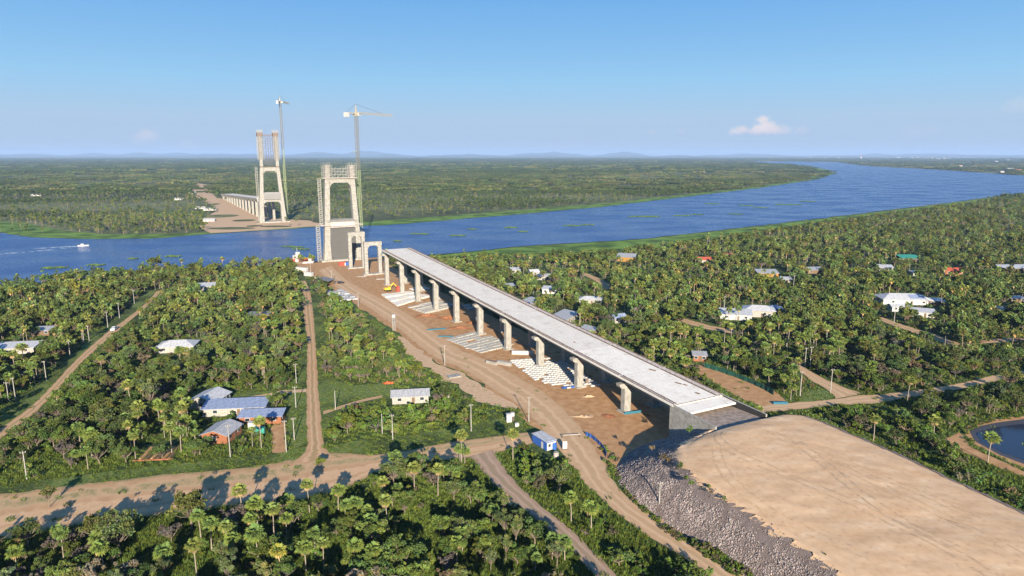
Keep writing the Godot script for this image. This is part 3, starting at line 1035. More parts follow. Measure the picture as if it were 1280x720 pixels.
	for t in 3:
		scatter(cover, "rock", rocks[t], M.rock, xf[t], tn[t])
	# the slope on the far side, under low bushes
	var rs := MB.new()
	grid = []
	for i in n:
		var row := []
		var d: Vector3 = (R[i] - L[i])
		d.y = 0
		d = d.normalized()
		for j in 8:
			var k := j / 7.0
			var p: Vector3 = R[i] + d * 17.0 * k
			p.y = lerpf(top - 0.35, -0.1, k) + edge_noise.get_noise_2d(p.x * 12.0, p.z * 12.0) * 0.4
			row.append(p)
		grid.append(row)
	smooth_grid(rs, grid)
	part(root, "grass_slope", rs.commit(), M.ground)
	var ge := MB.new()
	grid = []
	for i in n:
		var d: Vector3 = R[i] - L[i]
		d.y = 0
		d = d.normalized()
		var row := []
		for j in 4:
			var p: Vector3 = R[i] + d * (0.5 * j - 0.5 + edge_noise.get_noise_2d(R[i].x * 16.0, R[i].z * 16.0 + j) * 0.7)
			p.y = top - 0.22 - 0.12 * j + rng.randf_range(0.0, 0.12)
			row.append(p)
		grid.append(row)
	smooth_grid(ge, grid)
	part(root, "gravel_edge", ge.commit(), M.gravel)
	slope_right = [R, L]
	var foot := PackedVector2Array()
	for i in range(0, n, 4):
		foot.append(Vector2(T[i].x, T[i].z))
	for i in range(n - 1, -1, -4):
		foot.append(Vector2(R[i].x, R[i].z))
	keep_clear(foot, 0.9)
	var lip := PackedVector2Array()
	for i in range(0, n, 4):
		lip.append(Vector2(R[i].x, R[i].z))
	for i in range(n - 1, -1, -4):
		var d: Vector3 = (R[i] - L[i])
		lip.append(Vector2(R[i].x, R[i].z) + Vector2(d.x, d.z).normalized() * 17.0)
	clear_polys.append([lip, bounds(lip), 0.0])
	# a short rod left lying on the sand
	var rod := G(1188, 653, top + 0.6)
	solo("steel_rod", one_box(Vector3(2.6, 0.14, 0.14)), M.dark_steel, Vector3(rod.x, top + 0.75, rod.z), -0.75, "short dark rod lying on the bare sand of the embankment", "rod")

var slope_right := []

func icosa() -> Array:
	var t := (1.0 + sqrt(5.0)) / 2.0
	var v := []
	for p in [[-1, t, 0], [1, t, 0], [-1, -t, 0], [1, -t, 0], [0, -1, t], [0, 1, t], [0, -1, -t], [0, 1, -t], [t, 0, -1], [t, 0, 1], [-t, 0, -1], [-t, 0, 1]]:
		v.append(Vector3(p[0], p[1], p[2]).normalized())
	return [v, [[0, 11, 5], [0, 5, 1], [0, 1, 7], [0, 7, 10], [0, 10, 11], [1, 5, 9], [5, 11, 4], [11, 10, 2], [10, 7, 6], [7, 1, 8], [3, 9, 4], [3, 4, 2], [3, 2, 6], [3, 6, 8], [3, 8, 9], [4, 9, 5], [2, 4, 11], [6, 2, 10], [8, 6, 7], [9, 8, 1]]]

func smooth_grid(b: MB, g: Array) -> void:
	var ns := []
	for i in g.size():
		var row := []
		for j in g[i].size():
			var du: Vector3 = g[mini(i + 1, g.size() - 1)][j] - g[maxi(i - 1, 0)][j]
			var dv: Vector3 = g[i][mini(j + 1, g[i].size() - 1)] - g[i][maxi(j - 1, 0)]
			var nn := du.cross(dv).normalized()
			row.append(nn if nn.y >= 0.0 else -nn)
		ns.append(row)
	for i in g.size() - 1:
		for j in g[i].size() - 1:
			var ids := [[i, j], [i, j + 1], [i + 1, j + 1], [i + 1, j]]
			for t in [[0, 1, 2], [0, 2, 3]]:
				var a: Array = ids[t[0]]
				var c: Array = ids[t[1]]
				var e: Array = ids[t[2]]
				if (g[e[0]][e[1]] - g[a[0]][a[1]]).cross(g[c[0]][c[1]] - g[a[0]][a[1]]).y < 0.0:
					var s := c
					c = e
					e = s
				for q in [a, c, e]:
					b.v.append(g[q[0]][q[1]])
					b.n.append(ns[q[0]][q[1]])

# ---------------------------------------------------------------- viaduct
func deck_y(s: float) -> float:
	return 11.3 + 11.5 * s / 275.0

func slab(b: MB, s0: float, s1: float, w0: float, w1: float, lo: float, hi: float) -> void:
	# a slab that follows the deck's slope; lo and hi are heights over the deck's top
	var q := []
	for y in [lo, hi]:
		for k in [[s0, w0], [s0, w1], [s1, w1], [s1, w0]]:
			q.append(Vector3(k[1], deck_y(k[0]) + y, -k[0]))
	b.hexa(q)

func rounded(w: float, d: float, r: float, n := 3) -> PackedVector2Array:
	var o := PackedVector2Array()
	for c in [[1, 1, 0], [-1, 1, 1], [-1, -1, 2], [1, -1, 3]]:
		for k in n + 1:
			var a: float = (c[2] + float(k) / n) * PI / 2.0
			o.append(Vector2(c[0] * (w / 2 - r) + cos(a) * r, c[1] * (d / 2 - r) + sin(a) * r))
	return o

func pier_mesh(w: float, d: float, high: float) -> ArrayMesh:
	var b := MB.new()
	b.prism(rounded(w, d, 0.45), 0, high, Basis(Vector3.RIGHT, Vector3.FORWARD, Vector3.UP))
	return b.commit()

func cap_mesh(half: float, deep: float, wide: float) -> ArrayMesh:
	# crosshead: flat top, rounded ends that rise to thin tips
	var p := PackedVector2Array([Vector2(-half, 0), Vector2(half, 0)])
	for k in 6:
		var a := k / 5.0 * PI / 2.0
		p.append(Vector2(half - 1.9 * (1.0 - cos(a)), -deep * 0.35 - sin(a) * deep * 0.65))
	for k in 6:
		var a := (1.0 - k / 5.0) * PI / 2.0
		p.append(Vector2(-half + 1.9 * (1.0 - cos(a)), -deep * 0.35 - sin(a) * deep * 0.65))
	var b := MB.new()
	b.prism(p, -wide / 2, wide / 2)
	return b.commit()

func make_viaduct() -> void:
	var v := thing("viaduct", "long grey concrete viaduct with twin rows of piers ending at a sand embankment", "viaduct", BRIDGE, AXIS)
	var spans := [0.0]
	for k in 10:
		spans.append(26.0 + 27.5 * k)
	spans[10] = 274.8
	for i in 10:
		var s0: float = spans[i]
		var s1: float = spans[i + 1]
		var b := MB.new()
		slab(b, s0 + 0.03, s1 - 0.03, -9.6, 9.6, -0.35, 0.0)
		part(v, "deck_slab", b.commit(), M.new_slab if i < 2 else M.slab)
		if i > 0:
			var jt := MB.new()
			slab(jt, s0 - 0.12, s0 + 0.12, -8.3, 6.9, 0.002, 0.012)
			part(v, "deck_joint", jt.commit(), M.strip)
		for w in [-7.0, -4.2, -1.4, 1.4, 4.2, 7.0]:
			var g := MB.new()
			slab(g, s0 + 0.5, s1 - 0.5, w - 0.28, w + 0.28, -2.05, -0.355)
			slab(g, s0 + 0.5, s1 - 0.5, w - 0.5, w + 0.5, -2.35, -2.052)
			part(v, "girder", g.commit(), M.concrete)
		var k := MB.new()
		slab(k, s0 + 0.05, s1 - 0.05, -9.78, -9.602, -0.42, 0.14)
		part(v, "edge_beam", k.commit(), M.new_slab)
		k = MB.new()
		slab(k, s0 + 0.05, s1 - 0.05, 9.602, 9.78, -0.42, 0.14)
		part(v, "edge_beam", k.commit(), M.new_slab)
		# walkway strips and the rows of steel left standing for the parapets
		for w in [[-9.59, -8.5], [7.2, 9.59]]:
			k = MB.new()
			slab(k, s0 + 0.06, s1 - 0.06, w[0], w[1], 0.003, 0.10)
			part(v, "walkway_strip", k.commit(), M.strip if w[0] > 0 else M.slab)
		for w in [-9.3, -8.35, 7.0, 9.35]:
			k = MB.new()
			var s := s0 + 0.4
			while s < s1 - 0.3:
				var q := Vector3(w, deck_y(s) + 0.05, -s)
				k.bar(q, q + Vector3(rng.randf_range(-0.05, 0.05), rng.randf_range(0.3, 0.6), 0), 0.11)
				s += 0.55
			k.bar(Vector3(w, deck_y(s0 + 0.4) + 0.32, -(s0 + 0.4)), Vector3(w, deck_y(s1 - 0.4) + 0.32, -(s1 - 0.4)), 0.12)
			var o := part(v, "starter_bars", k.commit(), M.rebar)
			o.set_meta("kind", "stuff")
		# two piers and a crosshead at the far end of the span
		var top: float = deck_y(s1) - 2.4
		for w in [-6.5, 5.4]:
			part(v, "pier", pier_mesh(2.6, 2.6, top - 0.02), M.pier, Vector3(w, 0, -s1))
			var f := MB.new()
			f.box(Vector3(0, 0.2, 0), Vector3(4.2, 0.4, 4.2))
			part(v, "footing", f.commit(), M.concrete, Vector3(w, -0.05, -s1))
		part(v, "crosshead", cap_mesh(9.4, 1.7, 2.1), M.white_concrete, Vector3(-0.4, top, -s1))
	# abutment at the near end: front wall, wing walls, transition slab and its fill
	var a := MB.new()
	a.box(Vector3(0, 4.4, 0.6), Vector3(19.0, 8.8, 1.6))
	part(v, "abutment_wall", a.commit(), M.white_concrete)
	for w in [-9.45, 9.45]:
		var wing := MB.new()
		wing.prism(PackedVector2Array([Vector2(-1.4, 0), Vector2(-1.4, 11.42), Vector2(0, 11.42), Vector2(16.6, 10.95), Vector2(16.6, 10.1), Vector2(15.0, 9.2), Vector2(4.0, 0)]), -0.25, 0.25, Basis(Vector3.BACK, Vector3.UP, Vector3.LEFT), Vector3(w + (0.0 if w < 0 else 0.0), 0, 0))
		part(v, "wing_wall", wing.commit(), M.white_concrete)
	var tr := MB.new()
	tr.hexa([Vector3(-9.1, 10.5, 0.12), Vector3(9.1, 10.5, 0.12), Vector3(9.1, 10.3, 5.6), Vector3(-9.1, 10.3, 5.6), Vector3(-9.1, 11.0, 0.12), Vector3(9.1, 11.0, 0.12), Vector3(9.1, 10.8, 5.6), Vector3(-9.1, 10.8, 5.6)])
	part(v, "transition_slab", tr.commit(), M.new_slab)
	var fl := MB.new()
	fl.hexa([Vector3(-9.15, 2.0, 1.5), Vector3(9.15, 2.0, 1.5), Vector3(9.15, 2.0, 18.0), Vector3(-9.15, 2.0, 18.0), Vector3(-9.15, 9.0, 1.5), Vector3(9.15, 9.0, 1.5), Vector3(9.15, 9.5, 18.0), Vector3(-9.15, 9.5, 18.0)])
	part(v, "gravel_fill", fl.commit(), M.fill)
	var inner_panel := MB.new()  # thin near-black panel covering the inner face of the right wing wall
	inner_panel.hexa([Vector3(9.16, 8.6, 0.3), Vector3(9.19, 8.6, 0.3), Vector3(9.19, 9.0, 16.5), Vector3(9.16, 9.0, 16.5), Vector3(9.16, 11.3, 0.3), Vector3(9.19, 11.3, 0.3), Vector3(9.19, 10.9, 16.5), Vector3(9.16, 10.9, 16.5)])
	part(v, "dark_panel", inner_panel.commit(), M.near_black)
	part(v, "end_joint", one_box(Vector3(18.9, 0.12, 0.22)), M.rebar, Vector3(0, 11.24, 0.0))
	# loose boards left on the deck
	for q in [[13.0, 3.6, 2.2, 0.5], [11.0, 4.6, 1.4, 0.4], [26.0, 4.0, 2.6, 0.5], [4.0, 3.2, 1.4, 0.6], [62.0, -3.0, 0.8, 0.5], [150.0, 2.0, 0.7, 0.5]]:
		var p := at_bridge(q[0], q[1], deck_y(q[0]) + 0.01)
		solo("board_pile", one_box(Vector3(q[3], 0.18, q[2])), M.timber, p, AXIS + 0.3, "small dark pile of boards lying on the viaduct deck", "board pile", "boards left on the deck")

func portal_shape(half_out: float, half_in: float, high: float, beam: float) -> PackedVector2Array:
	var p := PackedVector2Array([Vector2(-half_out, 0), Vector2(-half_out, high), Vector2(half_out, high), Vector2(half_out, 0), Vector2(half_in, 0)])
	var y := high - beam
	for k in 7:
		var a := k / 6.0 * PI / 2.0
		p.append(Vector2(half_in - 2.2 * (1.0 - cos(a)), y - 2.2 + sin(a) * 2.2))
	for k in 7:
		var a := (1.0 - k / 6.0) * PI / 2.0
		p.append(Vector2(-half_in + 2.2 * (1.0 - cos(a)), y - 2.2 + sin(a) * 2.2))
	p.append(Vector2(-half_in, 0))
	return p

func leg_mesh(x0: float, w0: float, x1: float, w1: float, y0: float, y1: float, d0: float, d1: float) -> ArrayMesh:
	var b := MB.new()
	var rings := []
	for k in [[x0, w0, d0, y0], [x1, w1, d1, y1]]:
		var ring := []
		for q in rounded(k[1], k[2], 0.4, 2):
			ring.append(Vector3(k[0] + q.x, k[3], q.y))
		rings.append(ring)
	var n: int = rings[0].size()
	for i in n:
		var j := (i + 1) % n
		b.quad(rings[0][i], rings[0][j], rings[1][j], rings[1][i], rings[0][i] + rings[0][j] - Vector3(2 * x0, 2 * y0, 0))
	for i in range(1, n - 1):
		b.tri(rings[1][0], rings[1][i], rings[1][i + 1], Vector3.UP)
	return b.commit()

func frame_mesh(x0: float, x1: float, y0: float, y1: float, z0: float, z1: float, step: Vector3, w: float, wild := 0.0) -> ArrayMesh:
	# scaffolding: standards, ledgers and a brace in every other bay
	var b := MB.new()
	var nx := maxi(1, int(round((x1 - x0) / step.x)))
	var ny := maxi(1, int(round((y1 - y0) / step.y)))
	var nz := maxi(1, int(round((z1 - z0) / step.z)))
	for i in nx + 1:
		for k in nz + 1:
			var x := lerpf(x0, x1, float(i) / nx)
			var z := lerpf(z0, z1, float(k) / nz)
			b.bar(Vector3(x, y0, z), Vector3(x, y1 + rng.randf_range(0, wild), z), w)
	for j in ny + 1:
		var y := lerpf(y0, y1, float(j) / ny)
		for k in nz + 1:
			var z := lerpf(z0, z1, float(k) / nz)
			b.bar(Vector3(x0, y, z), Vector3(x1, y, z), w * 0.8)
		for i in nx + 1:
			var x := lerpf(x0, x1, float(i) / nx)
			b.bar(Vector3(x, y, z0), Vector3(x, y, z1), w * 0.8)
	for j in ny:
		for i in nx:
			if (i + j) % 2 == 0:
				b.bar(Vector3(lerpf(x0, x1, float(i) / nx), lerpf(y0, y1, float(j) / ny), z1), Vector3(lerpf(x0, x1, float(i + 1) / nx), lerpf(y0, y1, float(j + 1) / ny), z1), w * 0.8)
	return b.commit()

func make_portals_and_towers() -> void:
	for q in [[349.0, -5.4, 26.5, "white concrete portal pier standing nearest the scaffolded tower"], [316.5, -3.0, 23.0, "white concrete portal pier standing between the viaduct end and another portal"]]:
		var t := thing("portal_pier", q[3], "pier", at_bridge(q[0], q[1]), AXIS, "portal piers not yet joined to the deck")
		for s in [-1, 1]:
			part(t, "leg", leg_mesh(s * 4.9, 2.6, s * 4.9, 2.6, 0, q[2] - 2.6, 2.8, 2.8), M.white_concrete)
		var b := MB.new()
		var sh := portal_shape(6.2, 3.6, q[2], 2.0)
		var cut := PackedVector2Array()
		for p in sh:
			cut.append(Vector2(p.x, maxf(p.y, q[2] - 2.6 - 2.2 + 0.003)))
		b.prism(PackedVector2Array([Vector2(-6.2, q[2] - 2.597), Vector2(-6.2, q[2]), Vector2(6.2, q[2]), Vector2(6.2, q[2] - 2.597)]), -1.4, 1.4)
		part(t, "cross_beam", b.commit(), M.white_concrete)
		for s in [-1, 1]:
			var hb := MB.new()
			hb.prism(PackedVector2Array([Vector2(s * 3.595, q[2] - 2.6), Vector2(s * 1.8, q[2] - 2.6), Vector2(s * 3.0, q[2] - 3.3), Vector2(s * 3.595, q[2] - 4.6)]), -1.38, 1.38)
			part(t, "haunch", hb.commit(), M.white_concrete)
		part(t, "footing", one_box(Vector3(15.0, 0.9, 5.0)), M.concrete, Vector3(0, -0.1, 0))
	# the near tower, still low, with falsework between its legs
	var n := thing("bridge_tower", "half-built white bridge tower with grey falsework between its legs beside the viaduct", "tower", at_bridge(393.0, -4.6), AXIS, "bridge towers")
	for s in [-1, 1]:
		part(n, "leg", leg_mesh(s * 12.6, 6.2, s * 12.0, 4.4, 0, 14, 7.0, 6.0), M.white_concrete)
		part(n, "leg", leg_mesh(s * 12.0, 4.4, s * 9.7, 3.7, 14, 66.0, 6.0, 5.0), M.white_concrete)
	var b := MB.new()
	b.prism(PackedVector2Array([Vector2(-7.85, 66.0), Vector2(-7.85, 59.2), Vector2(-6.9, 61.6), Vector2(-5.2, 62.8), Vector2(5.2, 62.8), Vector2(6.9, 61.6), Vector2(7.85, 59.2), Vector2(7.85, 66.0)]), -2.3, 2.3)
	part(n, "upper_beam", b.commit(), M.white_concrete)
	b = MB.new()
	b.box(Vector3(0, 30.0, 0), Vector3(18.6, 3.6, 6.6))
	b.box(Vector3(0, 27.6, 0), Vector3(20.2, 0.5, 9.4))
	part(n, "lower_beam", b.commit(), M.strip)
	part(n, "work_platform", frame_mesh(-11, 11, 31.9, 33.4, -4.6, 4.6, Vector3(1.6, 0.7, 9.2), 0.14), M.scaffold).set_meta("kind", "stuff")
	part(n, "falsework", frame_mesh(-9.4, 9.4, 0.0, 27.3, -4.8, 4.8, Vector3(1.05, 1.9, 2.4), 0.25), M.falsework).set_meta("kind", "stuff")
	b = MB.new()
	b.box(Vector3(0, 66.4, 0), Vector3(27, 0.35, 8))
	b.box(Vector3(-13, 29.0, 0), Vector3(8.0, 0.4, 8.6))
	b.box(Vector3(13, 29.0, 0), Vector3(6.0, 0.4, 8.6))
	part(n, "climbing_platform", b.commit(), M.strip)
	for s in [-1, 1]:
		part(n, "column_core", leg_mesh(s * 9.6, 3.8, s * 9.4, 3.6, 66.7, 76.5, 4.8, 4.6), M.white_concrete)
		part(n, "column_scaffold", frame_mesh(s * 9.5 - 3.2, s * 9.5 + 3.2, 66.7, 76.0, -3.4, 3.4, Vector3(1.6, 2.0, 3.4), 0.17, 3.2), M.pole).set_meta("kind", "stuff")
	part(n, "beam_scaffold", frame_mesh(-6.2, 6.2, 66.7, 74.0, -2.6, 2.6, Vector3(2.0, 2.2, 5.2), 0.15, 1.0), M.scaffold).set_meta("kind", "stuff")
	part(n, "stair_tower", frame_mesh(-19.6, -17.2, 0, 29.0, -1.2, 1.2, Vector3(2.4, 1.5, 2.4), 0.26), M.pole).set_meta("kind", "stuff")
	part(n, "stair_tower", frame_mesh(-16.6, -14.6, 29.3, 66.0, -1.2, 1.2, Vector3(2.0, 1.5, 2.4), 0.26), M.pole).set_meta("kind", "stuff")
	n.scale.y = 0.965
	part(n, "pile_cap", one_box(Vector3(36, 1.6, 13)), M.concrete, Vector3(0, -0.2, 0))
	# the far tower across the river, higher
	var f := thing("bridge_tower", "tall white bridge tower with twin scaffolded columns on the far river bank", "tower", at_bridge(733.0, -3.6), AXIS, "bridge towers")
	for s in [-1, 1]:
		part(f, "leg", leg_mesh(s * 13.2, 6.4, s * 12.2, 4.6, 0, 20, 7.0, 6.0), M.white_concrete)
		part(f, "leg", leg_mesh(s * 12.2, 4.6, s * 9.4, 3.8, 20, 66, 6.0, 5.0), M.white_concrete)
		part(f, "column", leg_mesh(s * 9.2, 3.7, s * 9.0, 3.4, 66.02, 103, 4.8, 4.4), M.white_concrete)
		part(f, "column_scaffold", frame_mesh(s * 9.1 - 3.3, s * 9.1 + 3.3, 76, 103, -3.4, 3.4, Vector3(1.65, 1.8, 3.4), 0.24), M.pole).set_meta("kind", "stuff")
		b = MB.new()
		b.box(Vector3(s * 9.0, 105.2, 0), Vector3(6.4, 4.2, 6.4))
		part(f, "climbing_formwork", b.commit(), M.rusty)
		part(f, "formwork_rail", frame_mesh(s * 9.0 - 3.4, s * 9.0 + 3.4, 107.4, 110.0, -3.4, 3.4, Vector3(1.7, 1.3, 3.4), 0.2, 1.5), M.pole).set_meta("kind", "stuff")
	b = MB.new()
	b.prism(PackedVector2Array([Vector2(-7.45, 67.0), Vector2(-7.6, 58.6), Vector2(-6.6, 61.0), Vector2(-5.0, 62.4), Vector2(5.0, 62.4), Vector2(6.6, 61.0), Vector2(7.6, 58.6), Vector2(7.45, 67.0)]), -2.3, 2.3)
	part(f, "upper_beam", b.commit(), M.white_concrete)
	b = MB.new()
	b.prism(PackedVector2Array([Vector2(-9.6, 28.4), Vector2(-9.9, 21.5), Vector2(-8.6, 24.2), Vector2(-6.0, 25.6), Vector2(6.0, 25.6), Vector2(8.6, 24.2), Vector2(9.9, 21.5), Vector2(9.6, 28.4)]), -2.6, 2.6)
	part(f, "lower_beam", b.commit(), M.white_concrete)
	part(f, "deck_scaffold", frame_mesh(-9.4, 9.4, 28.8, 36.5, -5, 5, Vector3(1.2, 1.4, 2.0), 0.3), M.scaffold).set_meta("kind", "stuff")
	part(f, "top_tie", one_box(Vector3(11.0, 0.8, 1.6)), M.rusty, Vector3(0, 104.3, 0))
	part(f, "column_bracing", frame_mesh(-5.4, 5.4, 70, 104, -1.0, 1.0, Vector3(2.7, 3.2, 2.0), 0.2), M.rusty).set_meta("kind", "stuff")
	part(f, "stair_tower", frame_mesh(-16.6, -14.4, 0, 67, -1.2, 1.2, Vector3(2.2, 1.6, 2.4), 0.24), M.pole).set_meta("kind", "stuff")
	part(f, "climbing_platform", one_box(Vector3(25, 0.5, 8)), M.timber, Vector3(0, 67.3, 0))
	part(f, "pile_cap", one_box(Vector3(38, 2.0, 14)), M.concrete, Vector3(0, -0.2, 0))
	for p in [[393.0, -4.6], [733.0, -3.6], [349.0, -5.4], [316.5, -3.0]]:
		var poly := PackedVector2Array()
		for c in [[-9, -20], [-9, 18], [9, 18], [9, -20]]:
			var q := at_bridge(p[0] + c[0], p[1] + c[1])
			poly.append(Vector2(q.x, q.z))
		keep_clear(poly, 0.6)

func make_far_viaduct() -> void:
	var v := thing("viaduct", "white viaduct of many slim piers leading away behind the far bridge tower", "viaduct", at_bridge(0, 0), AXIS)
	var s0 := 790.0
	var step := 34.0
	var yy := func(s: float) -> float: return lerpf(27.5, 10.0, (s - 760.0) / 480.0)
	var ww := func(s: float) -> float: return lerpf(-3.6, -6.5, (s - 760.0) / 480.0)
	for k in 14:
		var s := s0 + step * k
		var w: float = ww.call(s)
		var y: float = yy.call(s)
		for d in [-5.7, 5.7]:
			part(v, "pier", pier_mesh(2.9, 2.9, y - 3.9), M.white_concrete, Vector3(w + d, 0, -s))
		part(v, "crosshead", cap_mesh(9.0, 1.6, 2.8), M.white_concrete, Vector3(w, y - 2.3, -s))
		if k < 13:
			var e := s + step
			for q in [[-9.6, 9.6, -0.4, 0.0, "deck_slab"], [-9.8, -9.602, -1.0, 0.5, "edge_beam"], [9.602, 9.8, -1.0, 0.5, "edge_beam"], [-8.6, -7.8, -2.3, -0.41, "girder"], [-3, -2.2, -2.3, -0.41, "girder"], [2.2, 3, -2.3, -0.41, "girder"], [7.8, 8.6, -2.3, -0.41, "girder"]]:
				var b := MB.new()
				var c := []
				for h in [q[2], q[3]]:
					for z in [[s + 0.03, q[0]], [s + 0.03, q[1]], [e - 0.03, q[1]], [e - 0.03, q[0]]]:
						c.append(Vector3(ww.call(z[0]) + z[1], yy.call(z[0]) + h, -z[0]))
				b.hexa(c)
				part(v, q[4], b.commit(), M.white_concrete if q[4] == "edge_beam" else M.slab)
	# wide first portal by the tower
	part(v, "portal_leg", pier_mesh(3.0, 3.0, 23.0), M.white_concrete, Vector3(-10.0, 0, -768))
	part(v, "portal_leg", pier_mesh(3.0, 3.0, 23.0), M.white_concrete, Vector3(3.4, 0, -768))
	var pb := MB.new()
	pb.box(Vector3(-3.3, 24.4, -768), Vector3(18.0, 2.6, 3.2))
	part(v, "portal_beam", pb.commit(), M.white_concrete)

func lattice(b: MB, a: Vector3, c: Vector3, w: float, bay: float, thick: float) -> void:
	var d := (c - a).normalized()
	var x := d.cross(Vector3.UP if absf(d.y) < 0.9 else Vector3.RIGHT).normalized()
	var z := d.cross(x).normalized()
	var n := int(a.distance_to(c) / bay)
	var corner := [(x + z) * w / 2, (x - z) * w / 2, (-x - z) * w / 2, (-x + z) * w / 2]
	for q in corner:
		b.bar(a + q, c + q, thick)
	for i in n:
		var p := a.lerp(c, float(i) / n)
		var e := a.lerp(c, float(i + 1) / n)
		for k in 4:
			b.bar(p + corner[k], e + corner[(k + 1) % 4], thick * 0.7)
			b.bar(p + corner[k], p + corner[(k + 1) % 4], thick * 0.7)

func crane(at: Vector3, high: float, turn: float, jib: float, label: String) -> void:
	var t := thing("tower_crane", label, "crane", at, turn, "tower cranes")
	var b := MB.new()
	lattice(b, Vector3(0, 0, 0), Vector3(0, high * 0.62, 0), 2.1, 2.6, 0.24)
	part(t, "mast", b.commit(), M.crane)
	b = MB.new()
	lattice(b, Vector3(0, high * 0.62, 0), Vector3(0, high, 0), 2.1, 2.6, 0.25)
	part(t, "mast", b.commit(), M.mast_grey)
	part(t, "slewing_ring", one_box(Vector3(3.2, 1.6, 3.2)), M.crane_top, Vector3(0, high, 0))
	b = MB.new()
	lattice(b, Vector3(0, high + 2.4, 0), Vector3(jib, high + 2.4, 0), 1.5, 2.6, 0.2)
	part(t, "jib", b.commit(), M.crane_top)
	b = MB.new()
	b.box(Vector3(-5.5, high + 2.0, 0), Vector3(11, 0.8, 1.8))
	part(t, "counter_jib", b.commit(), M.crane_top)
	part(t, "counterweight", one_box(Vector3(3.4, 3.6, 2.6)), M.white_paint, Vector3(-10.4, high - 1.2, 0))
	b = MB.new()
	b.taper(Vector3(0, high + 1.6, 0), Vector2(1.4, 1.4), Vector3(0, high + 8.5, 0), Vector2(0.3, 0.3))
	part(t, "apex", b.commit(), M.crane_top)
	b = MB.new()
	b.bar(Vector3(0, high + 9.3, 0), Vector3(jib * 0.72, high + 3.2, 0), 0.14)
	b.bar(Vector3(0, high + 9.3, 0), Vector3(-10.4, high + 2.4, 0), 0.14)
	part(t, "stay", b.commit(), M.dark_steel)
	var c := part(t, "cab", one_box(Vector3(1.8, 2.2, 1.8)), M.white_paint, Vector3(1.4, high + 0.3, 2.0))
	part(c, "window", one_box(Vector3(1.3, 1.1, 0.06)), M.glass, Vector3(0, 0.8, 0.94))
	part(t, "foot", one_box(Vector3(6, 1.2, 6)), M.concrete, Vector3(0, -0.2, 0))
	b = MB.new()
	for k in [0.35, 0.55, 0.75]:
		b.box(Vector3(-3.4, high * k, 0), Vector3(6.0, 0.4, 0.6))
	part(t, "wall_tie", b.commit(), M.crane)

func make_cranes() -> void:
	crane(G(452.5, 319), 112.0, 1.0, 42.0, "tower crane with pale jib beside the half-built tower on the viaduct side")
	crane(at_bridge(748, 16.0), 143.0, 1.62, 40.0, "tall tower crane beside the far bridge tower across the river")

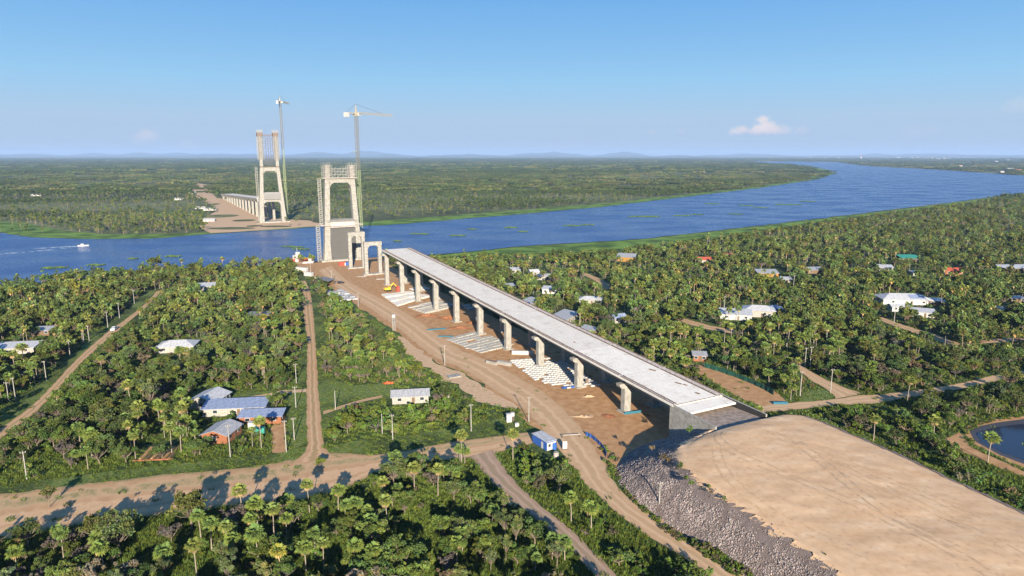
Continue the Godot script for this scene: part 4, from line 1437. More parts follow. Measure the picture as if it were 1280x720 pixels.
# ---------------------------------------------------------------- houses
func house(px: float, py: float, w: float, d: float, high: float, turn: float, kind: String, roof: Material, wall: Material, label: String, rise := 1.3, group := "", clear := 0.72) -> Node3D:
	high = high * 0.8 if high > 3.0 else high * 0.88
	var at := G(px, py)
	var t := thing("house" if kind != "shed" else "shed", label, "house" if kind != "shed" else "shed", at, deg_to_rad(turn), group)
	var b := MB.new()
	var over := 0.55
	if kind == "shed":
		for x in [-w / 2 + 0.1, 0.0, w / 2 - 0.1]:
			for z in [-d / 2 + 0.1, d / 2 - 0.1]:
				var pb := MB.new()
				pb.box(Vector3(0, (high + (rise if z < 0 else 0.0)) / 2.0, 0), Vector3(0.18, high + (rise if z < 0 else 0.0), 0.18))
				part(t, "post", pb.commit(), M.timber, Vector3(x, 0, z))
		b.box(Vector3(0, (high + rise) / 2, -d / 2 + 0.12), Vector3(w - 0.5, high + rise - 0.1, 0.12))
		part(t, "wall", b.commit(), wall)
	elif kind == "gable":
		b.prism(PackedVector2Array([Vector2(-d / 2, 0), Vector2(d / 2, 0), Vector2(d / 2, high), Vector2(0, high + rise), Vector2(-d / 2, high)]), -w / 2, w / 2, Basis(Vector3.BACK, Vector3.UP, Vector3.LEFT))
		part(t, "wall", b.commit(), wall)
	elif kind == "mono":
		b.prism(PackedVector2Array([Vector2(-d / 2, 0), Vector2(d / 2, 0), Vector2(d / 2, high), Vector2(-d / 2, high + rise)]), -w / 2, w / 2, Basis(Vector3.BACK, Vector3.UP, Vector3.LEFT))
		part(t, "wall", b.commit(), wall)
	else:
		b.box(Vector3(0, high / 2, 0), Vector3(w, high, d))
		part(t, "wall", b.commit(), wall)
	if kind == "gable":
		for s in [-1.0, 1.0]:
			b = MB.new()
			var k: float = rise / (d / 2)
			var e: float = d / 2 + over
			var q := []
			for y in [0.03, 0.13]:
				q.append_array([Vector3(-w / 2 - over, high + rise + y, 0), Vector3(w / 2 + over, high + rise + y, 0), Vector3(w / 2 + over, high + rise - k * e + y, s * e), Vector3(-w / 2 - over, high + rise - k * e + y, s * e)])
			b.hexa(q)
			part(t, "roof_slope", b.commit(), roof)
	elif kind == "hip":
		var x := w / 2 + over
		var z := d / 2 + over
		var rx := maxf(w / 2 - d / 2 * 0.85, 0.3)
		var y := high + 0.02
		var e := [Vector3(-x, y, -z), Vector3(x, y, -z), Vector3(x, y, z), Vector3(-x, y, z)]
		var a := Vector3(-rx, y + rise, 0)
		var c := Vector3(rx, y + rise, 0)
		for f in [[e[3], e[2], c, a], [e[0], e[1], c, a], [e[0], e[3], a], [e[1], e[2], c]]:
			b = MB.new()
			if f.size() == 4:
				b.quad(f[0], f[1], f[2], f[3], Vector3.UP)
				b.quad(f[0] - Vector3(0, 0.1, 0), f[1] - Vector3(0, 0.1, 0), f[1], f[0], f[0] + f[1] - 2 * Vector3(0, y, 0))
			else:
				b.face(f[0], f[1], f[2], Vector3.UP)
				b.quad(f[0] - Vector3(0, 0.1, 0), f[1] - Vector3(0, 0.1, 0), f[1], f[0], f[0] + f[1] - 2 * Vector3(0, y, 0))
			part(t, "roof_slope", b.commit(), roof)
	else:
		b = MB.new()
		var k: float = rise / d
		var e: float = d / 2 + over
		var q := []
		for y in [0.03, 0.13]:
			q.append_array([Vector3(-w / 2 - over, high + rise / 2 + k * e + y, -e), Vector3(w / 2 + over, high + rise / 2 + k * e + y, -e), Vector3(w / 2 + over, high + rise / 2 - k * e + y, e), Vector3(-w / 2 - over, high + rise / 2 - k * e + y, e)])
		b.hexa(q)
		part(t, "roof", b.commit(), roof)
	if kind != "shed":
		var dr := part(t, "door", one_box(Vector3(0.95, 2.1, 0.08)), M.timber, Vector3(w * 0.08, 0.02, d / 2 + 0.03))
		part(dr, "handle", one_box(Vector3(0.06, 0.16, 0.08)), M.dark_steel, Vector3(0.36, 1.0, 0.08))
		for x in [-0.3, 0.32]:
			var wn := part(t, "window", one_box(Vector3(1.5, 1.2, 0.07)), M.white_paint, Vector3(w * x, 1.0, d / 2 + 0.03))
			part(wn, "pane", one_box(Vector3(1.26, 0.96, 0.05)), M.glass, Vector3(0, 0.12, 0.05))
		for s in [-1.0, 1.0]:
			var wn := part(t, "window", one_box(Vector3(1.5, 1.2, 0.07)), M.white_paint, Vector3(s * (w / 2 + 0.03), 1.0, 0), PI / 2)
			part(wn, "pane", one_box(Vector3(1.26, 0.96, 0.16)), M.glass, Vector3(0, 0.12, 0))
	var poly := PackedVector2Array()
	for c in [[-1, -1], [1, -1], [1, 1], [-1, 1]]:
		var q := at + Vector3(c[0] * (w / 2 + 1.0), 0, c[1] * (d / 2 + 1.0)).rotated(Vector3.UP, deg_to_rad(turn))
		poly.append(Vector2(q.x, q.z))
	keep_clear(poly, clear)
	# keep the roof in view as well: trees in front stay below the line of sight
	var far := PackedVector2Array()
	for p in poly:
		far.append(p * (CAM_HEIGHT / (CAM_HEIGHT - high)))
	keep_clear(far, clear)
	return t

func make_houses() -> void:
	# the farm by the narrow track
	var h := house(263, 505, 9.5, 9.0, 3.4, 82, "gable", M.roof_white, M.plaster, "white gabled tin-roof house at the back of the blue-roofed farm", 1.5, "", 0.85)
	house(296, 515, 19.0, 6.5, 3.0, 7, "mono", M.roof_blue, M.plaster, "long blue tin-roofed wing in the middle of the farm", 0.7, "", 0.2)
	house(328, 527, 12.6, 4.6, 2.9, 5, "mono", M.roof_blue, M.brick, "short blue-roofed wing with orange brick wall by the track", 0.6, "", 0.85)
	house(278, 547, 8.6, 7.6, 3.0, 84, "gable", M.roof_grey, M.brick, "grey gabled tin-roof house with orange brick wall at the farm front", 1.3, "", 0.85)
	var p := G(316, 536)
	solo("pump_shelter", one_box(Vector3(2.2, 2.2, 2.0)), M.white_paint, p, 0.1, "white box-shaped pump shelter in the farm yard", "shelter")
	solo("tarp_shelter", one_box(Vector3(3.4, 1.7, 1.8)), M.roof_teal, G(324, 541), 0.15, "turquoise sheet shelter in the farm yard", "shelter")
	house(223, 437, 14.5, 9.5, 2.9, 10, "hip", M.roof_white, M.plaster, "pale hip-roofed house alone among palms beside the long track", 1.8)
	h = house(513, 500, 12.0, 7.0, 3.0, 9, "gable", M.roof_grey, M.plaster, "grey-roofed white house in the plot beside the haul road", 1.2)
	part(h, "teal_screen", one_box(Vector3(0.12, 2.0, 2.6)), M.roof_teal, Vector3(6.4, 0.6, -1.5))
	house(259, 362, 9.0, 7.0, 3.0, 20, "mono", M.roof_white, M.plaster, "small white-roofed house near the wooded river bank", 1.0)
	house(20, 440, 17.0, 7.0, 3.0, 10, "mono", M.roof_white, M.plaster, "long white-roofed house half hidden beyond the pickup's track", 0.8)
	house(55, 418, 7.0, 5.0, 2.8, 8, "mono", M.roof_grey, M.timber, "small grey roof in the wood beyond the pickup's track", 0.7)
	house(326, 398, 11.0, 4.0, 2.8, 5, "mono", M.roof_dark, M.timber, "dark-roofed low house deep in the wood left of the narrow track", 0.5, "", 0.5)
	# beyond the viaduct
	house(783, 326, 13.5, 9.0, 4.4, -18, "mono", M.roof_grey, M.ochre, "tall grey-roofed house with ochre wall near the marshy bank", 1.6)
	house(880, 328, 10.0, 7.0, 3.0, 0, "gable", M.roof_red, M.plaster, "red-tiled white house nearest the marshy bank", 1.6)
	house(911, 323, 8.0, 6.0, 3.0, 0, "gable", M.roof_red, M.ochre, "small red-tiled ochre house behind its larger red neighbour", 1.3)
	house(644, 341, 6.0, 5.0, 3.0, 20, "mono", M.roof_white, M.plaster, "small white-roofed hut among trees near the viaduct's river end", 0.8)
	house(667, 345, 6.0, 6.0, 4.0, 20, "gable", M.roof_white, M.plaster, "narrow white gabled house beside a wide grey roof", 1.4)
	house(683, 349, 12.0, 7.0, 3.2, -8, "hip", M.roof_grey, M.plaster, "wide grey hip-roofed house near the viaduct's river end", 1.3)
	house(687, 366, 8.5, 6.0, 3.6, -6, "mono", M.roof_white, M.white_paint, "bright white flat-fronted house among trees beside the viaduct", 0.7)
	house(738, 379, 12.0, 7.0, 3.4, -10, "hip", M.roof_white, M.plaster, "white hip-roofed house in the wood beyond the viaduct's middle", 1.4)
	house(772, 402, 7.0, 5.5, 3.0, 25, "gable", M.roof_blue, M.plaster, "small house with bluish roof among palms beyond the viaduct", 1.3)
	house(638, 362, 5.0, 5.0, 3.0, 28, "mono", M.roof_grey, M.plaster, "grey lean-to close behind the viaduct's far spans", 0.7)
	for q in [[700, 404, 30.0, 8.0, "long grey shed roof running beside the viaduct"], [662, 383, 16.0, 6.0, "pale shed roof close behind the viaduct's middle spans"], [735, 419, 9.0, 6.0, "short brown-walled shed at the end of the long grey shed"]]:
		house(q[0], q[1], q[2], q[3], 3.4, 62, "mono", M.roof_grey, M.timber if q[2] < 10 else M.plaster, q[4], 0.8, "", 0.7)
	house(958, 345, 13.5, 9.0, 3.4, -4, "mono", M.roof_grey, M.ochre, "grey-roofed house with bright orange wall beyond the viaduct", 1.2)
	house(1017, 341, 12.0, 7.0, 3.0, 4, "mono", M.roof_grey, M.timber, "low grey roof among palms behind the orange-walled house", 0.9)
	house(982, 353, 6.0, 5.0, 2.8, -12, "mono", M.roof_white, M.plaster, "small pale annex in front of the orange-walled house", 0.7)
	house(919, 398, 15.0, 8.0, 3.6, -14, "mono", M.roof_white, M.white_paint, "white-walled front wing of the large grey-roofed villa", 1.2)
	house(948, 394, 15.0, 10.0, 4.4, -14, "hip", M.roof_white, M.plaster, "large grey hip-roofed main block of the villa beyond the viaduct", 1.9)
	house(968, 391, 7.0, 6.0, 3.4, -14, "hip", M.roof_blue, M.brick, "small bluish hip-roofed end of the villa beyond the viaduct", 1.5)
	house(1106, 338, 9.0, 6.0, 3.0, -12, "mono", M.roof_white, M.plaster, "white lean-to roof just behind the teal shed", 1.0)
	house(1135, 327, 14.0, 8.0, 4.0, 0, "mono", M.roof_teal, M.timber, "teal green shed roof among distant palms", 1.6)
	house(1145, 344, 7.0, 5.0, 3.0, 0, "hip", M.roof_white, M.plaster, "tiny pale hip roof in front of the teal shed", 1.0)
	house(1188, 342, 13.0, 8.0, 3.0, 0, "gable", M.roof_red, M.brick, "low red-roofed brick house with a long wall behind palms", 1.6)
	house(1268, 339, 22.0, 10.0, 3.6, 4, "mono", M.roof_white, M.timber, "wide open-sided white roof at the edge of the palm wood", 1.0)
	h = house(1128, 378, 26.0, 13.0, 3.6, -6, "hip", M.roof_white, M.white_paint, "largest white-roofed house with a blue roof patch beyond the viaduct", 2.4)
	var bs := part(h, "roof_sheet", one_box(Vector3(8.0, 0.08, 4.6)), M.roof_blue, Vector3(5.6, 4.16, 3.5), 0.0, "blue sheeting over one end of the roof")
	bs.rotation.x = atan(2.4 / 7.05)
	house(1123, 388, 9.0, 6.0, 3.2, -6, "gable", M.roof_white, M.white_paint, "white gabled outhouse in front of the largest white roof", 1.0)
	house(1153, 395, 10.0, 6.0, 3.0, -24, "mono", M.roof_white, M.white_paint, "white lean-to below the largest white roof, beside a round tree", 0.8)
	house(1169, 381, 8.0, 6.0, 3.0, -14, "mono", M.roof_white, M.timber, "open white carport roof next to the largest white roof", 0.5)
	house(1253, 391, 6.0, 4.5, 2.6, 0, "mono", M.roof_grey, M.timber, "little grey hut roof in the palm wood near the right-hand track", 0.5)
	house(1270, 377, 7.0, 5.0, 2.6, -14, "mono", M.roof_grey, M.timber, "dark lean-to at the edge of the palm wood", 0.5)
	house(874, 450, 5.0, 4.0, 2.8, -10, "mono", M.roof_grey, M.brick, "small brick hut between palms behind the green net fence", 0.5)
	# across the river
	for q in [[251, 261, 15.0, 8.0, "white site shed on the far bank, farthest upriver of three"], [263, 263, 18.0, 8.0, "long white site shed on the far bank's clearing"], [262, 277, 13.0, 8.0, "pale blue-white site shed close to the far shore"], [241, 242, 14.0, 8.0, "small white shed beside the far bank's dirt cut"], [224, 250, 14.0, 7.0, "white shed beside the far bank's access road"], [46, 245, 20.0, 10.0, "lone white roof in the forest of the far bank"]]:
		house(q[0], q[1], q[2], q[3], 3.4, 12, "gable", M.roof_white, M.white_paint, q[4], 1.2, "sheds on the far bank", 0.5)

# ---------------------------------------------------------------- the building yard
func make_yard() -> void:
	# rows of short white precast pieces beside the piers
	var a := G(641, 452)
	var c := G(684, 485)
	var row := (c - a) / 15.0
	var pc := G(690, 449)
	var col := (pc - a) / 9.0
	var k := 0
	rng.seed = 301
	var bl := MB.new()
	bl.taper(Vector3(0, 0, 0), Vector2(1.95, 1.0), Vector3(0, 0.5, 0), Vector2(1.85, 0.9))
	var blm := bl.commit()
	for i in 17:
		for j in 11:
			var p := a + row * (i - 0.3) + col * j
			if i < 3 and j > 8: continue
			if i > 11 and j < i - 12: continue
			if rng.randf() < 0.08: continue
			p += Vector3(rng.randf_range(-0.15, 0.15), 0, rng.randf_range(-0.15, 0.15))
			p.y = 0.05
			var o := solo("precast_block", blm, M.white_paint, p, AXIS + rng.randf_range(-0.1, 0.1), "small white precast block in the crowded rows beside a viaduct pier", "precast block", "white precast blocks in rows")
			k += 1
	# girders and slabs stacked along the viaduct: photo x, y of the middle, length, height, width, turn, material, label
	var list := [
		[654, 443, 9.5, 1.5, 1.4, -0.10, M.white_paint, "precast_girder", "white precast girder lying alone between two piers"],
		[615, 455, 5.0, 1.2, 1.6, -0.62, M.white_concrete, "precast_girder", "short girder with brown cover beside the white block rows"],
		[630, 456, 6.5, 1.2, 1.6, -0.55, M.white_concrete, "precast_girder", "short girder with grey cover touching the white block rows"],
		[612, 433, 22.0, 0.35, 1.2, 0.32, M.concrete, "edge_kerb", "long pale kerb beam lying in front of a pier"],
		[546, 412, 9.0, 0.5, 1.0, 0.30, M.teal, "formwork_panel", "blue-green formwork lying by dug red earth"],
		[557, 421, 7.0, 0.45, 0.9, 0.0, M.teal, "formwork_panel", "dark blue formwork lying at the corner of grey slabs"],
		[710, 485, 4.6, 0.5, 1.0, 0.35, M.blue, "formwork_panel", "blue formwork at the end of the white block rows"],
		[791, 517, 6.0, 0.8, 0.3, 0.30, M.teal, "formwork_panel", "blue fence panel round the foot of the nearest pier"],
		[479, 349, 9.0, 0.5, 1.4, 0.30, M.white_concrete, "slab_stack", "white slab lying on dirt near the portal piers"],
		[452, 346, 6.5, 0.4, 1.2, 0.30, M.white_concrete, "slab_stack", "small pale slab lying beside the portal pier's foot"]]
	for q in list:
		var o := solo(q[7], one_box(Vector3(q[2], q[3], q[4])), q[6], G(q[0], q[1]) + Vector3(0, 0.05, 0), q[5], q[8], q[7].replace("_", " "))
	part(get_node("precast_girder_001"), "cover", one_box(Vector3(4.6, 0.12, 1.4)), M.rusty, Vector3(0, 1.203, 0))
	part(get_node("precast_girder_002"), "cover", one_box(Vector3(6.0, 0.12, 1.4)), M.roof_grey, Vector3(0, 1.203, 0))
	# fields of slabs and beams laid out along the piers
	slab_field([476, 369, 512, 364.5, 539, 371.5, 497, 384], 4, 3, 0.7, M.new_slab, "white_slab", "broad white slab laid out with others between the riverside piers", "slab", "white slabs laid out between the riverside piers")
	slab_field([511, 361.5, 528, 359, 538, 362, 520, 365], 2, 2, 0.7, M.new_slab, "white_slab", "white slab lying in the viaduct's shade behind the leading piers", "slab", "white slabs in the viaduct's shade")
	slab_field([509, 385, 549, 377, 574, 383, 532, 393], 3, 8, 0.9, M.beam_grey, "concrete_beam", "grey concrete beam in the stacked rows beside the white slabs", "beam", "grey beams beside the white slabs")
	slab_field([576, 383, 596, 379, 606, 384, 586, 389], 2, 5, 0.9, M.beam_grey, "concrete_beam", "grey concrete beam in the shade beneath the viaduct", "beam", "grey beams beneath the viaduct")
	slab_field([557, 425, 600, 413.5, 641, 433, 601, 442], 4, 9, 0.45, M.beam_grey, "pale_beam", "pale concrete beam in the flat field of beams between middle piers", "beam", "pale beams between the middle piers")
	# dug red earth
	for q in [[534, 395, 13, 4, 0.9], [560, 398, 10, 4, 1.1], [575, 410, 13, 4, 0.7], [590, 404, 8, 4, 0.8], [760, 520, 5, 3, 0.35]]:
		mound(G(q[0], q[1]), q[2], q[3], q[4], M.red_dirt, "earth_mound", "low heap of dug red earth among the viaduct piers", "heaps of red earth")
	mound(G(486, 479), 4.4, 2.2, 0.7, M.orange, "earth_mound", "bright orange earth heap behind the grey-roofed house", "")
	mound(G(736, 496), 6, 1.6, 0.5, M.pale_sand, "earth_mound", "low pale sand heap in front of the pier by the white blocks", "")
	mound(G(730, 521), 8, 1.8, 0.4, M.pale_sand, "earth_mound", "long pale sand heap on the open dirt before the nearest pier", "")
	# machines
	excavator(G(485, 364), 0.6, M.yellow, "yellow excavator working beside the white slabs at the riverside pier")
	var p := G(498, 364)
	solo("red_tank", barrel(1.2, 3.2), M.red, p, 0.3, "red cylindrical tank standing between the first riverside piers", "tank")
	solo("rusty_drum", barrel(0.6, 2.0), M.rusty, G(733.5, 480), 0, "rusty brown drum standing beside a pier by the white blocks", "drum")
	car(G(426, 354.5), 0.5, M.car_dark, "dark car driving on the haul road near the portal piers", true)
	for q in [[429, 332, M.red, "red shipping container below the half-built tower"], [437, 331.5, M.blue, "blue shipping container below the half-built tower"]]:
		container(G(q[0], q[1]), 6.0, 2.6, 2.4, AXIS, q[2], q[3])
	# sheets and sheds along the left side of the haul road
	var o2 := G(426, 370)
	var ax := (G(439, 377) - G(413, 363)).normalized()
	var ay := Vector3(-ax.z, 0, ax.x)
	for i in 6:
		for j in 3:
			var q := o2 + ax * (i - 2.5) * 5.0 + ay * (j - 1.0) * 3.8 + Vector3(0, 0.05, 0)
			solo("sheet_stack", one_box(Vector3(4.3, rng.randf_range(0.5, 1.4), 3.0)), [M.roof_white, M.roof_grey, M.roof_white][(i + j) % 3], q, -atan2(ax.z, ax.x) + rng.randf_range(-0.05, 0.05), "stack of pale metal sheets in the block of stacks beside the haul road", "sheet stack", "metal sheet stacks beside the haul road")
	house(407, 355, 13.0, 5.0, 3.4, -42, "shed", M.roof_dark, M.timber, "dark-roofed open shed beside the haul road near the river", 0.8, "", 0.4)
	for q in [[399, 352, 8.0, "white site trailer beside the dark-roofed shed"], [386, 345, 6.0, "short white site trailer at the top of the narrow track"], [371, 338, 7.5, "long white site trailer near the landing"], [379, 339, 7.0, "pale site trailer between the landing and the track"]]:
		container(G(q[0], q[1]), q[2], 2.6, 2.5, deg_to_rad(-20), M.white_paint, q[3])
	# the guard hut
	var g := container(G(680, 557), 7.2, 2.7, 3.2, deg_to_rad(-58), M.blue, "blue site office container with white end at the haul road junction")
	part(g, "roof_sheet", one_box(Vector3(7.6, 0.12, 3.6)), M.roof_white, Vector3(0, 2.75, 0))
	part(g, "end_wall", one_box(Vector3(0.10, 2.3, 3.0)), M.white_paint, Vector3(3.66, 0.15, 0))
	for z in [-0.8, 0.7]:
		part(g, "window", one_box(Vector3(0.06, 0.8, 0.7)), M.glass, Vector3(3.75, 1.2, z))
	keep_clear(pts([655, 535, 690, 530, 710, 565, 690, 575, 664, 566]), 1.0)
	solo("water_tank", barrel(0.9, 2.0), M.blue, G(692, 561), 0, "blue water tank beside the site office container", "tank")
	solo("water_tank", barrel(0.8, 1.6), M.plaster, G(695, 572), 0, "pale round tank in front of the site office container", "tank")
	var sg := thing("notice_board", "white notice board beside the barrier at the haul road", "sign", G(706, 563), 0.15)
	part(sg, "board", one_box(Vector3(1.3, 2.2, 0.08)), M.white_paint, Vector3(0, 0.5, 0))
	for x in [-0.5, 0.5]:
		part(sg, "post", one_box(Vector3(0.09, 2.6, 0.07)), M.timber, Vector3(x, 0, -0.08))
	var br := thing("road_barrier", "thin pale barrier pole across the haul road beside the notice board", "barrier", G(703, 548), 0.12)
	var bb := MB.new()
	bb.bar(Vector3(0, 1.0, 0), Vector3(5.4, 1.05, 0), 0.12)
	part(br, "pole", bb.commit(), M.white_paint)
	part(br, "post", one_box(Vector3(0.25, 1.1, 0.25)), M.dark_steel)
	part(br, "post", one_box(Vector3(0.15, 1.0, 0.15)), M.dark_steel, Vector3(5.2, 0, 0))
	solo("white_crate", one_box(Vector3(1.2, 1.1, 1.0)), M.white_paint, G(646, 533), 0.2, "white box on the grass beside the pale metal cabinet", "box")
	var cab := thing("metal_cabinet", "pale metal cabinet pair on the grass beside the haul road", "cabinet", G(636, 527), 0.2)
	part(cab, "cabinet", one_box(Vector3(1.6, 2.6, 1.4)), M.white_paint)
	part(cab, "drum", barrel(0.7, 1.1), M.white_paint, Vector3(1.3, 1.6, -0.6))
	part(cab, "stand", one_box(Vector3(1.0, 1.58, 1.0)), M.dark_steel, Vector3(1.3, 0, -0.6))
	solo("stone_block", one_box(Vector3(5.0, 0.5, 3.2)), M.white_concrete, G(567, 471), 0.5, "pale slab lying on the bare sand beside the haul road", "slab")
	solo("wooden_hut", one_box(Vector3(1.3, 2.0, 1.3)), M.plaster, G(559, 500), 0.2, "narrow pale hut in the grass between house and bare sand", "hut")
	# net fences: posts and sheets
	fence([[732, 544], [740, 548], [746, 553], [752, 559], [757, 567], [758, 572]], 1.2, M.blue, "low blue tarpaulin fence curving along the haul road's far edge")
	fence([[880, 459], [900, 465], [920, 472], [940, 480], [955, 487], [967, 494]], 1.8, M.green_net, "dark green net fence between the wood and the viaduct's near end")
	var tk := G(975, 505)
	solo("blue_trough", one_box(Vector3(4.8, 0.8, 1.0)), M.teal, tk, 0.0, "pale blue trough beside the dirt track behind the wing wall", "trough")

func slab_field(q: Array, nu: int, nv: int, high: float, m: Material, called: String, label: String, category: String, group: String) -> void:
	var c := [G(q[0], q[1]), G(q[2], q[3]), G(q[4], q[5]), G(q[6], q[7])]
	for i in nu:
		for j in nv:
			if rng.randf() < 0.06: continue
			var k := []
			for e in [[0.04, 0.06], [0.96, 0.06], [0.96, 0.94], [0.04, 0.94]]:
				var u: float = (i + e[0]) / nu
				var v: float = (j + e[1] * (0.86 + 0.1 * rng.randf())) / nv
				k.append(c[0].lerp(c[1], u).lerp(c[3].lerp(c[2], u), v))
			var mid: Vector3 = (k[0] + k[1] + k[2] + k[3]) / 4.0
			var h := high * rng.randf_range(0.65, 1.25)
			var b := MB.new()
			var r := []
			for y in [0.0, h]:
				for p in k:
					r.append(p - mid + Vector3(0, y, 0))
			b.hexa(r)
			solo(called, b.commit(), m, mid + Vector3(0, 0.06, 0), 0, label, category, group)

func mound(at: Vector3, rx: float, rz: float, high: float, m: Material, called: String, label: String, group: String) -> void:
	var g := []
	for i in 9:
		var row := []
		for j in 13:
			var r := i / 8.0
			var a := TAU * j / 12.0
			var p := Vector3(cos(a) * rx / 2.0 * r, 0, sin(a) * rz / 2.0 * r * 1.4)
			var wob := 1.0 + edge_noise.get_noise_2d(at.x * 9.0 + cos(a) * 40.0, at.z * 9.0 + sin(a) * 40.0) * 0.8
			p *= wob
			p.y = high * (cos(r * PI) * 0.5 + 0.5) * (0.8 + edge_noise.get_noise_2d((at.x + p.x) * 30.0, (at.z + p.z) * 30.0) * 1.2) - 0.03 * r
			row.append(p)
		g.append(row)
	var b := MB.new()
	smooth_grid(b, g)
	solo(called, b.commit(), m, at + Vector3(0, 0.06, 0), 0, label, "earth heap", group)

func barrel(r: float, h: float) -> ArrayMesh:
	var b := MB.new()
	b.tube([Vector3(0, 0, 0), Vector3(0, h * 0.94, 0), Vector3(0, h, 0)], [r, r, r * 0.8], 14)
	return b.commit()

func container(at: Vector3, l: float, h: float, w: float, turn: float, m: Material, label: String) -> Node3D:
	var t := thing("site_container", label, "container", at, turn)
	var b := MB.new()
	b.box(Vector3(0, h / 2 + 0.1, 0), Vector3(l, h, w))
	for i in int(l / 0.5):
		for s in [-1.0, 1.0]:
			b.box(Vector3(-l / 2 + 0.35 + i * 0.5, h / 2 + 0.1, s * (w / 2 + 0.025)), Vector3(0.22, h - 0.3, 0.05))
	part(t, "body", b.commit(), m)
	part(t, "door", one_box(Vector3(0.9, 2.0, 0.06)), M.white_paint, Vector3(l * 0.2, 0.15, w / 2 + 0.08))
	part(t, "skid", one_box(Vector3(l - 0.4, 0.1, 0.2)), M.dark_steel, Vector3(0, 0, w / 2 - 0.2))
	part(t, "skid", one_box(Vector3(l - 0.4, 0.1, 0.2)), M.dark_steel, Vector3(0, 0, -w / 2 + 0.2))
	return t

func fence(px: Array, high: float, m: Material, label: String) -> void:
	var t := thing("net_fence", label, "fence")
	for i in px.size():
		var p := G(px[i][0], px[i][1])
		part(t, "post", one_box(Vector3(0.1, high + 0.15, 0.1)), M.timber, p)
		if i + 1 < px.size():
			var q := G(px[i + 1][0], px[i + 1][1])
			var b := MB.new()
			var d := (q - p).normalized()
			var z := Vector3(-d.z, 0, d.x) * 0.04
			var n := 6
			for k in n:
				var a := p.lerp(q, float(k) / n)
				var c := p.lerp(q, float(k + 1) / n)
				var ba := z * 5.0 * sin(k * 2.1 + i)
				var bc := z * 5.0 * sin((k + 1) * 2.1 + i)
				if k == 0: ba = Vector3.ZERO
				if k == n - 1: bc = Vector3.ZERO
				b.hexa([a + ba - z, a + ba + z, c + bc + z, c + bc - z, a - z + Vector3(0, high, 0), a + z + Vector3(0, high, 0), c + z + Vector3(0, high, 0), c - z + Vector3(0, high, 0)])
			part(t, "net", b.commit(), m)

func excavator(at: Vector3, turn: float, m: Material, label: String) -> void:
	var t := thing("excavator", label, "excavator", at, turn)
	for s in [-1.1, 1.1]:
		var b := MB.new()
		b.prism(PackedVector2Array([Vector2(-1.6, 0), Vector2(1.6, 0), Vector2(2.0, 0.45), Vector2(1.6, 0.9), Vector2(-1.6, 0.9), Vector2(-2.0, 0.45)]), -0.3, 0.3, Basis.IDENTITY, Vector3(0, 0, s))
		part(t, "track", b.commit(), M.tyre)
	var b := MB.new()
	b.box(Vector3(-0.5, 1.7, 0), Vector3(3.6, 1.2, 2.6))
	part(t, "body", b.commit(), m)
	b = MB.new()
	b.taper(Vector3(0.9, 2.32, 0.7), Vector2(1.5, 1.1), Vector3(0.8, 3.4, 0.7), Vector2(1.2, 1.0))
	var c := part(t, "cab", b.commit(), m)
	part(c, "window", one_box(Vector3(1.2, 0.7, 0.05)), M.glass, Vector3(0.85, 2.6, 1.28))
	b = MB.new()
	b.bar(Vector3(1.2, 1.9, -0.5), Vector3(3.8, 4.6, -0.5), 0.5)
	b.bar(Vector3(3.8, 4.6, -0.5), Vector3(6.2, 2.0, -0.5), 0.4)
	part(t, "arm", b.commit(), m)
	b = MB.new()
	b.taper(Vector3(6.2, 1.0, -0.5), Vector2(0.5, 1.1), Vector3(6.3, 2.0, -0.5), Vector2(1.2, 1.2))
	part(t, "bucket", b.commit(), M.dark_steel)

func car(at: Vector3, turn: float, m: Material, label: String, small: bool) -> void:
	var t := thing("car" if small else "pickup_truck", label, "car" if small else "pickup", at + Vector3(0, 0.1, 0), turn)
	var l := 4.3 if small else 5.3
	var b := MB.new()
	b.prism(PackedVector2Array([Vector2(-l / 2, 0.35), Vector2(l / 2, 0.35), Vector2(l / 2, 0.85), Vector2(l / 2 - 0.3, 1.0), Vector2(-l / 2, 1.05)]), -0.92, 0.92)
	part(t, "body", b.commit(), m)
	b = MB.new()
	var x0 := -l / 2 + 0.2 if small else -0.6
	b.taper(Vector3((x0 + l / 2 - 1.1) / 2, 1.0, 0), Vector2(l / 2 - 1.1 - x0, 1.75), Vector3((x0 + l / 2 - 1.5) / 2, 1.62, 0), Vector2(l / 2 - 1.9 - x0, 1.4))
	var c := part(t, "cab", b.commit(), m)
	b = MB.new()
	b.taper(Vector3((x0 + l / 2 - 1.1) / 2, 1.08, 0), Vector2(l / 2 - 1.25 - x0, 1.80), Vector3((x0 + l / 2 - 1.4) / 2, 1.5, 0), Vector2(l / 2 - 1.75 - x0, 1.52))
	part(c, "window", b.commit(), M.glass)
	if not small:
		part(t, "load_bed", one_box(Vector3(1.7, 0.06, 1.5)), M.dark_steel, Vector3(-l / 2 + 1.0, 1.045, 0))
	for s in [-1.0, 1.0]:
		for x in [-l / 2 + 0.85, l / 2 - 0.85]:
			var w := MB.new()
			w.tube([Vector3(x, 0.35, s * 0.72), Vector3(x, 0.35, s * 0.95)], [0.36, 0.36], 12)
			part(t, "wheel", w.commit(), M.tyre)
		part(t, "headlight", one_box(Vector3(0.06, 0.16, 0.36)), M.white_paint, Vector3(l / 2 + 0.02, 0.68, s * 0.66))
		part(t, "tail_light", one_box(Vector3(0.06, 0.2, 0.2)), M.red, Vector3(-l / 2 - 0.02, 0.75, s * 0.78))

